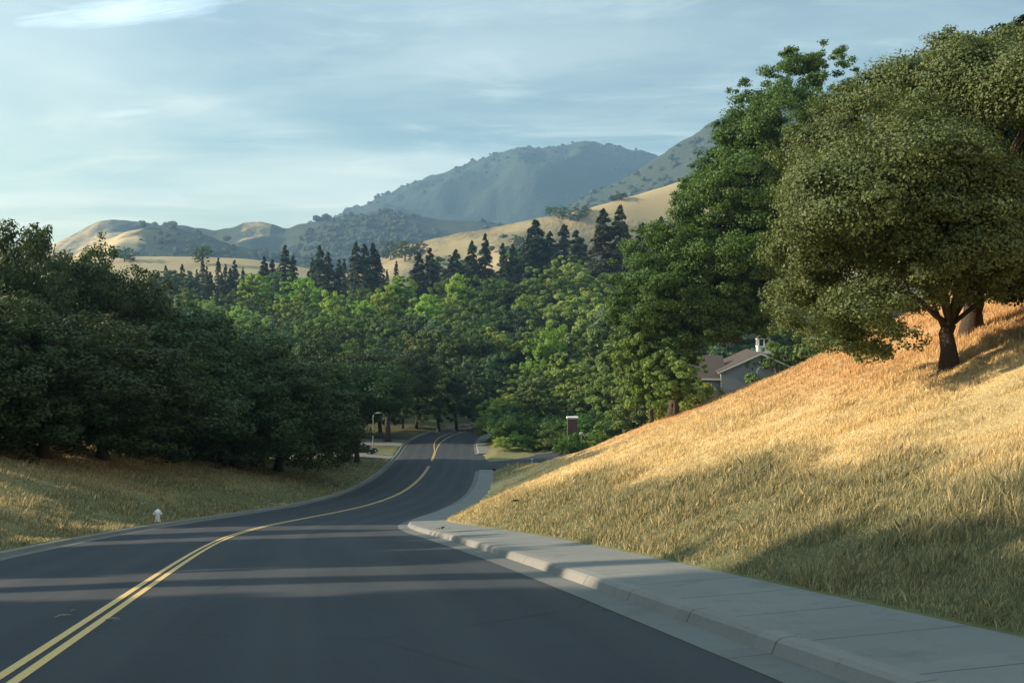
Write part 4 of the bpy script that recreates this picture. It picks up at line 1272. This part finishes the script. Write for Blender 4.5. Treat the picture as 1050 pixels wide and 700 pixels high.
# fire hydrant
hp = road_pt(52.5, -(WL + 1.3))
hz = float(Hh(np.array([hp[0]]), np.array([hp[1]]))[0])
hyd = empty('fire_hydrant', (float(hp[0]), float(hp[1]), hz), 0.2, 0.82)
tag(hyd, 'small white fire hydrant on the grass by the left kerb', 'hydrant')
mb = MB(); mb.lathe([(0.20, -0.05), (0.20, 0.05), (0.16, 0.06), (0.15, 0.12), (0.145, 0.45), (0.17, 0.47), (0.17, 0.55)], 18); mb.build('barrel', M['white'], hyd, smooth=False)
mb = MB(); mb.lathe([(0.20, 0.55), (0.20, 0.59), (0.185, 0.66), (0.14, 0.73), (0.07, 0.77), (0.045, 0.78), (0.045, 0.84), (0.0, 0.84)], 18); mb.build('bonnet', M['white'], hyd)
for sx in (-1, 1):
    mb = MB(); mb.tube([(sx * 0.12, 0, 0.5), (sx * 0.22, 0, 0.5), (sx * 0.225, 0, 0.5), (sx * 0.27, 0, 0.5)], [0.06, 0.06, 0.08, 0.075], 12); mb.build('nozzle', M['white'], hyd)
mb = MB(); mb.tube([(0, -0.09, 0.42), (0, -0.17, 0.42), (0, -0.175, 0.42), (0, -0.22, 0.42)], [0.07, 0.07, 0.085, 0.08], 12); mb.build('nozzle', M['white'], hyd)

# house behind the slope: gable end, long roof with cupola, lower wing
HYY = 150.0
hx = (780 - 525) / F * HYY
house = empty('house', (hx, HYY, -0.4), math.radians(-5))
tag(house, 'grey gabled house with white cupola showing above the golden slope', 'house')
zap = EYE + (HZ - 360) / F * HYY      # apex of the gable
hw, hrise = 6.0, 2.7
ze = zap - hrise
zg = -16.0
mb = MB()
ringf = [(-hw, 0, zg), (hw, 0, zg), (hw, 0, ze), (0, 0, zap - 0.1), (-hw, 0, ze)]
ringb = [(x, 14.0, z) for x, y, z in ringf]
mb.loft([ringf, ringb]); mb.build('wall', M['siding'], house)
mb = MB()
for sx in (-1, 1):
    a = [(0, -0.5, zap + 0.02), (sx * (hw + 0.6), -0.5, ze - 0.27), (sx * (hw + 0.6), -0.5, ze - 0.07), (0, -0.5, zap + 0.25)]
    mb.loft([a, [(x, 14.5, z) for x, y, z in a]])
rf = mb.build('roof', M['shingle'], house)
mb = MB()
for sx in (-1, 1):
    a = [(0, -0.56, zap - 0.12), (sx * (hw + 0.6), -0.56, ze - 0.42), (sx * (hw + 0.6), -0.56, ze - 0.15), (0, -0.56, zap + 0.16)]
    mb.loft([a, [(x, -0.51, z) for x, y, z in a]])
mb.build('bargeboard', M['trim'], house)
# arched gable window with a pale frame
mb = MB(); arc = [(math.cos(a) * 1.5 + 0.8, math.sin(a) * 1.2 + ze - 0.15) for a in np.linspace(0, math.pi, 14)]
arc = [(2.3, ze - 1.6)] + arc + [(-0.7, ze - 1.6)]
mb.loft([[(x, -0.06, z) for x, z in arc], [(x, 0.05, z) for x, z in arc]]); wf = mb.build('window', M['trim'], house)
mb = MB(); arc2 = [((x - 0.8) * 0.86 + 0.8, (z - ze + 0.5) * 0.86 + ze - 0.5) for x, z in arc]
mb.loft([[(x, -0.09, z) for x, z in arc2], [(x, -0.05, z) for x, z in arc2]]); mb.build('pane', M['siding'], wf)
# hipped wing on the left
mb = MB()
wx0, wx1, wy0, wy1, wz = -14.5, -5.6, 1.0, 11.0, ze - 1.2
mb.box(wx0, wx1, wy0, wy1, zg, wz)
mb.build('wall', M['siding'], house)
mb = MB(); e = 0.6; cz_ = wz + 3.4
mb.add([(wx0 - e, wy0 - e, wz), (wx1 + e, wy0 - e, wz), (wx1 + e, wy1 + e, wz), (wx0 - e, wy1 + e, wz), (wx0 + 4, 6, cz_), (wx1 + e, 6, cz_),
        (wx0 - e, wy0 - e, wz - .2), (wx1 + e, wy0 - e, wz - .2), (wx1 + e, wy1 + e, wz - .2), (wx0 - e, wy1 + e, wz - .2)],
       [(0, 1, 5, 4), (2, 3, 4, 5), (3, 0, 4), (1, 2, 5), (0, 6, 7, 1), (1, 7, 8, 2), (2, 8, 9, 3), (3, 9, 6, 0), (6, 9, 8, 7)])
mb.build('roof', M['shingle'], house)
mb = MB(); mb.box(wx0 - e - 0.12, wx1 - 0.3, wy0 - e - 0.14, wy0 - e - 0.01, wz - 0.2, wz + 0.02); mb.build('gutter', M['trim'], house)
# cupola
cup = empty('cupola', (1.2, 5.0, 0)); cup.parent = house
mb = MB(); cx_ = 0.0
z0 = zap - 0.2
mb.box(-0.95, 0.95, -0.95, 0.95, z0, z0 + 1.1); mb.box(-1.05, 1.05, -1.05, 1.05, z0 + 1.1, z0 + 1.25)
for sx in (-1, 1):
    for sy in (-1, 1):
        mb.box(sx * 0.85 - 0.1, sx * 0.85 + 0.1, sy * 0.85 - 0.1, sy * 0.85 + 0.1, z0 + 1.25, z0 + 2.3)
mb.box(-0.1, 0.1, -0.93, -0.77, z0 + 1.25, z0 + 2.3)
mb.box(-1.05, 1.05, -1.05, 1.05, z0 + 2.3, z0 + 2.42)
mb.build('frame', M['white'], cup)
mb = MB(); mb.box(-0.72, 0.72, -0.72, 0.72, z0 + 1.26, z0 + 2.29); mb.build('louvre', M['glass'], cup)
mb = MB(); mb.loft([[(-1.15, -1.15, z0 + 2.42), (1.15, -1.15, z0 + 2.42), (1.15, 1.15, z0 + 2.42), (-1.15, 1.15, z0 + 2.42)], [(-0.05, -0.05, z0 + 3.3), (0.05, -0.05, z0 + 3.3), (0.05, 0.05, z0 + 3.3), (-0.05, 0.05, z0 + 3.3)]]); mb.build('roof', M['shingle'], cup)

# brick pillar with pale cap, seen over the side street hedge
py0 = 145.5; pxx = (587 - 525) / F * py0
gz = float(Hh(np.array([pxx]), np.array([py0]))[0])
zt = EYE + (HZ - 427) / F * py0
pil = empty('chimney_pillar', (pxx, py0, gz)); tag(pil, 'dark brick pillar with flat pale cap among the shrubs', 'pillar')
mb = MB(); mb.box(-0.75, 0.75, -0.6, 0.6, -0.2, zt - gz - 0.3); mb.build('shaft', M['brick'], pil)
mb = MB(); mb.box(-0.88, 0.88, -0.7, 0.7, zt - gz - 0.3, zt - gz, 0.05); mb.build('cap', M['trim'], pil)
# thin post with a pale top
tx, ty, tz = (596 - 525) / F * 140, 140.0, float(Hh(np.array([(596 - 525) / F * 140]), np.array([140.0]))[0])
pp = empty('marker_post', (tx, ty, tz)); tag(pp, 'thin grey post with pale top standing at the slope edge', 'post')
zt = EYE + (HZ - 443) / F * 140 - tz
mb = MB(); mb.tube([(0, 0, -0.2), (0, 0, zt - 0.35)], 0.06, 8); mb.build('pole', M['metal'], pp)
mb = MB(); mb.box(-0.22, 0.22, -0.14, 0.14, zt - 0.35, zt, 0.03); mb.build('head', M['trim'], pp)
# white marker by the side street
wx, wy = (545.5 - 525) / F * 133, 133.0
wz_ = -19.36
pp = empty('utility_marker', (wx, wy, wz_)); tag(pp, 'short white utility marker beside the side street', 'marker')
mb = MB(); mb.box(-0.11, 0.11, -0.05, 0.05, -0.1, 1.15, 0.02); mb.build('stake', M['white'], pp)
mb = MB(); mb.box(-0.115, 0.115, -0.06, -0.051, 0.75, 0.98); mb.build('sticker', M['metal'], pp)


def car(name, loc, rz, label):
    root = empty(name, loc, rz); tag(root, label, 'car')
    def prof(yh, pts): return [(x, yh, z) for x, z in pts]
    body = [(-2.3, 0.35), (-2.35, 0.6), (-2.25, 0.92), (-1.5, 1.0), (1.0, 0.98), (2.1, 0.82), (2.3, 0.62), (2.3, 0.35)]
    mb = MB(); mb.loft([prof(-0.80, [(x * 0.97, z) for x, z in body]), prof(-0.90, body), prof(0.90, body), prof(0.80, [(x * 0.97, z) for x, z in body])]) if False else mb.loft([prof(-0.90, body), prof(0.90, body)])
    mb.build('body', M['carpaint'], root)
    cab = [(-1.95, 0.99), (-1.35, 1.42), (0.25, 1.45), (1.15, 0.98)]
    mb = MB(); mb.loft([[(x, y * (0.84 if z < 1.1 else 0.66), z) for x, z in cab] for y in (-1, 1)]); mb.build('cabin', M['glass'], root)
    mb = MB(); mb.loft([[(-1.38, -0.67, 1.425), (0.28, -0.67, 1.455), (0.2, -0.6, 1.49), (-1.3, -0.6, 1.46)], [(-1.38, 0.67, 1.425), (0.28, 0.67, 1.455), (0.2, 0.6, 1.49), (-1.3, 0.6, 1.46)]]); mb.build('roof', M['carpaint'], root)
    for x in (-1.4, 1.4):
        for y in (-1, 1):
            mb = MB(); mb.tube([(x, y * 0.70, 0.33), (x, y * 0.92, 0.33)], 0.33, 18); w_ = mb.build('wheel', M['tyre'], root)
            mb = MB(); mb.tube([(x, y * 0.921, 0.33), (x, y * 0.935, 0.33)], 0.20, 12); mb.build('rim', M['metal'], w_)
    for y in (-1, 1):
        mb = MB(); mb.box(2.27, 2.33, y * 0.66 - 0.16, y * 0.66 + 0.16, 0.58, 0.74); mb.build('headlight', M['trim'], root)
        mb = MB(); mb.box(-2.37, -2.30, y * 0.68 - 0.14, y * 0.68 + 0.14, 0.62, 0.84); mb.build('tail_light', M['lamp_red'], root)
    return root

# driveway and dark car at the left
c = road_pt(150.0, -(WL + 5.6))
cz0 = float(Hh(np.array([c[0]]), np.array([c[1]]))[0])
car('parked_car', (float(c[0]), float(c[1]), cz0 + 0.06), math.radians(-8), 'dark car parked in the shade left of the road by the forked oak')
strip('driveway', 143.5, 149.0, [-(WL + 16), -(WL + 7), -(WL + 0.74)], [0.62, 0.5, 0.13], M['sidewalk'])
strip('driveway', 166.0, 178.0, [-(WL + 12), -(WL + 6), -(WL + 0.74)], [0.4, 0.3, 0.13], M['sidewalk'])


# mailbox pair by the driveway
c = road_pt(141.5, -(WL + 7.6)); gz = float(Hh(np.array([c[0]]), np.array([c[1]]))[0])
mbx = empty('mailbox', (float(c[0]), float(c[1]), gz)); tag(mbx, 'pale mailbox stand on two white posts beside the parked car', 'mailbox')
for sx in (-1, 1):
    mb = MB(); mb.box(sx * 0.42 - 0.1, sx * 0.42 + 0.1, -0.1, 0.1, -0.2, 1.25, 0.01); mb.build('post', M['white'], mbx)
mb = MB(); mb.box(-0.65, 0.65, -0.22, 0.22, 1.25, 1.33); mb.build('shelf', M['board'], mbx)
mb = MB(); arc = [(math.cos(a) * 0.2, 1.53 + math.sin(a) * 0.18) for a in np.linspace(0, math.pi, 9)]
arc = [(0.2, 1.33)] + arc + [(-0.2, 1.33)]
mb.loft([[(x, -0.24, z) for x, z in arc], [(x, 0.24, z) for x, z in arc]]); mb.build('box', M['metal'], mbx)

# street lamp among the left oaks, thin arm and flat pale head
c = road_pt(155.0, -(WL + 4.4)); gz = float(Hh(np.array([c[0]]), np.array([c[1]]))[0])
lm = empty('street_lamp', (float(c[0]), float(c[1]), gz)); tag(lm, 'slim street lamp with flat pale head under the left oaks', 'street lamp')
mb = MB(); mb.tube([(0, 0, -0.2), (0, 0, 5.6), (0.15, 0, 5.95), (0.6, 0, 6.1)], [0.09, 0.06, 0.05, 0.04], 8); mb.build('pole', M['metal'], lm)
mb = MB(); mb.loft([[(0.5, -0.12, 6.04), (0.5, 0.12, 6.04), (0.5, 0.1, 6.16), (0.5, -0.1, 6.16)], [(1.35, -0.16, 6.06), (1.35, 0.16, 6.06), (1.35, 0.12, 6.16), (1.35, -0.12, 6.16)]]); mb.build('lamp_head', M['trim'], lm)
# small sign at the far bend
c = road_pt(196.0, WR + 1.0); gz = float(Hh(np.array([c[0]]), np.array([c[1]]))[0])
sg = empty('road_sign', (float(c[0]), float(c[1]), gz)); tag(sg, 'small pale road sign at the bend where the road disappears', 'sign')
mb = MB(); mb.tube([(0, 0, -0.3), (0, 0, 2.3)], 0.035, 6); mb.build('post', M['metal'], sg)
mb = MB(); mb.box(-0.32, 0.32, -0.05, -0.037, 1.6, 2.35, 0.002); mb.build('panel', M['trim'], sg)

# dead twigs on the asphalt and small tufts of litter by the kerb and on the slope
M['twig'] = simple('pale_dead_wood', (0.34, 0.26, 0.19), 0.9)
M['litter'] = simple('dark_dead_leaves', (0.045, 0.035, 0.025), 0.95, 0.1, var=0.5)
def on_road(u, v):
    k = (v - HZ) / F
    ss = np.arange(2, 60, 0.02); 
    for t_ in np.arange(-5, 9, 0.25):
        P = road_pt(ss, t_)
        uu = 525 + F * P[:, 0] / P[:, 1]; vv = HZ + F * (EYE - P[:, 2]) / P[:, 1]
        d = np.hypot(uu - u, vv - v); i = int(d.argmin())
        if t_ == -5 or d[i] < best[0]:
            best = (d[i], P[i])
    return best[1]
for (u_, v_, rz_, lb) in ((66, 634, 0.3, 'curved pale twig lying left of the yellow lines'), (118, 637, -0.2, 'short pale twig lying right of the yellow lines'), (74, 625, 1.2, 'tiny pale twig beside the curved one')):
    p_ = on_road(u_, v_); w_ = 0.35 if 'tiny' in lb else 0.7
    e = empty('twig', (float(p_[0]), float(p_[1]), float(p_[2]) + 0.012), rz_, w_); tag(e, lb, 'twig', 'twigs on the asphalt')
    mb = MB(); mb.tube([(-0.14, -0.05, 0), (-0.06, 0.015, 0.012), (0.04, 0.03, 0.016), (0.13, 0.0, 0.0)], [0.006, 0.009, 0.008, 0.004], 6); mb.tube([(-0.02, 0.02, 0.012), (0.03, -0.03, 0.01), (0.07, -0.05, 0.0)], [0.005, 0.004, 0.002], 5)
    mb.build('stem', M['twig'], e)
for (u_, v_, n__, lb) in ((452, 545, 40, 'dark clump of dead leaves against the kerb'), (534, 516, 60, 'dark weed clump low on the golden slope')):
    if v_ == 516:
        gx, gy, gz_ = ray_ground(u_, v_ + 2)
    else:
        p_ = on_road(u_, v_); gx, gy, gz_ = [float(q) for q in p_]
    rg = np.random.default_rng(u_)
    P = rg.normal(size=(n__, 3)) * np.array([0.16, 0.13, 0.05]); P[:, 2] = np.abs(P[:, 2]) + 0.02
    V, Fq = leaf_quads(P, rg.normal(size=(n__, 3)) + np.array([0, 0, 1.0]), 0.10, rg)
    o = mesh_np('leaf_clump', V, Fq, M['litter']); o.location = (gx, gy, gz_ + (0.1 if v_ == 516 else 0.0)); tag(o, lb, 'leaf clump')

# ------------------------------------------------------------------ haze
m, N = new_mat('haze_air')
pvn = N('VolumePrincipled', {'Color': (0.31, 0.54, 0.86, 1), 'Density': 1.45e-4, 'Anisotropy': 0.2})
N('OutputMaterial', {'Volume': pvn.outputs[0]})
mb = MB(); mb.box(-6800, 6800, -6800, 6800, -90, 860)
hz_o = mb.build('haze', m); tag(hz_o, 'thin evening haze over the valley and hills', None, None, 'stuff')
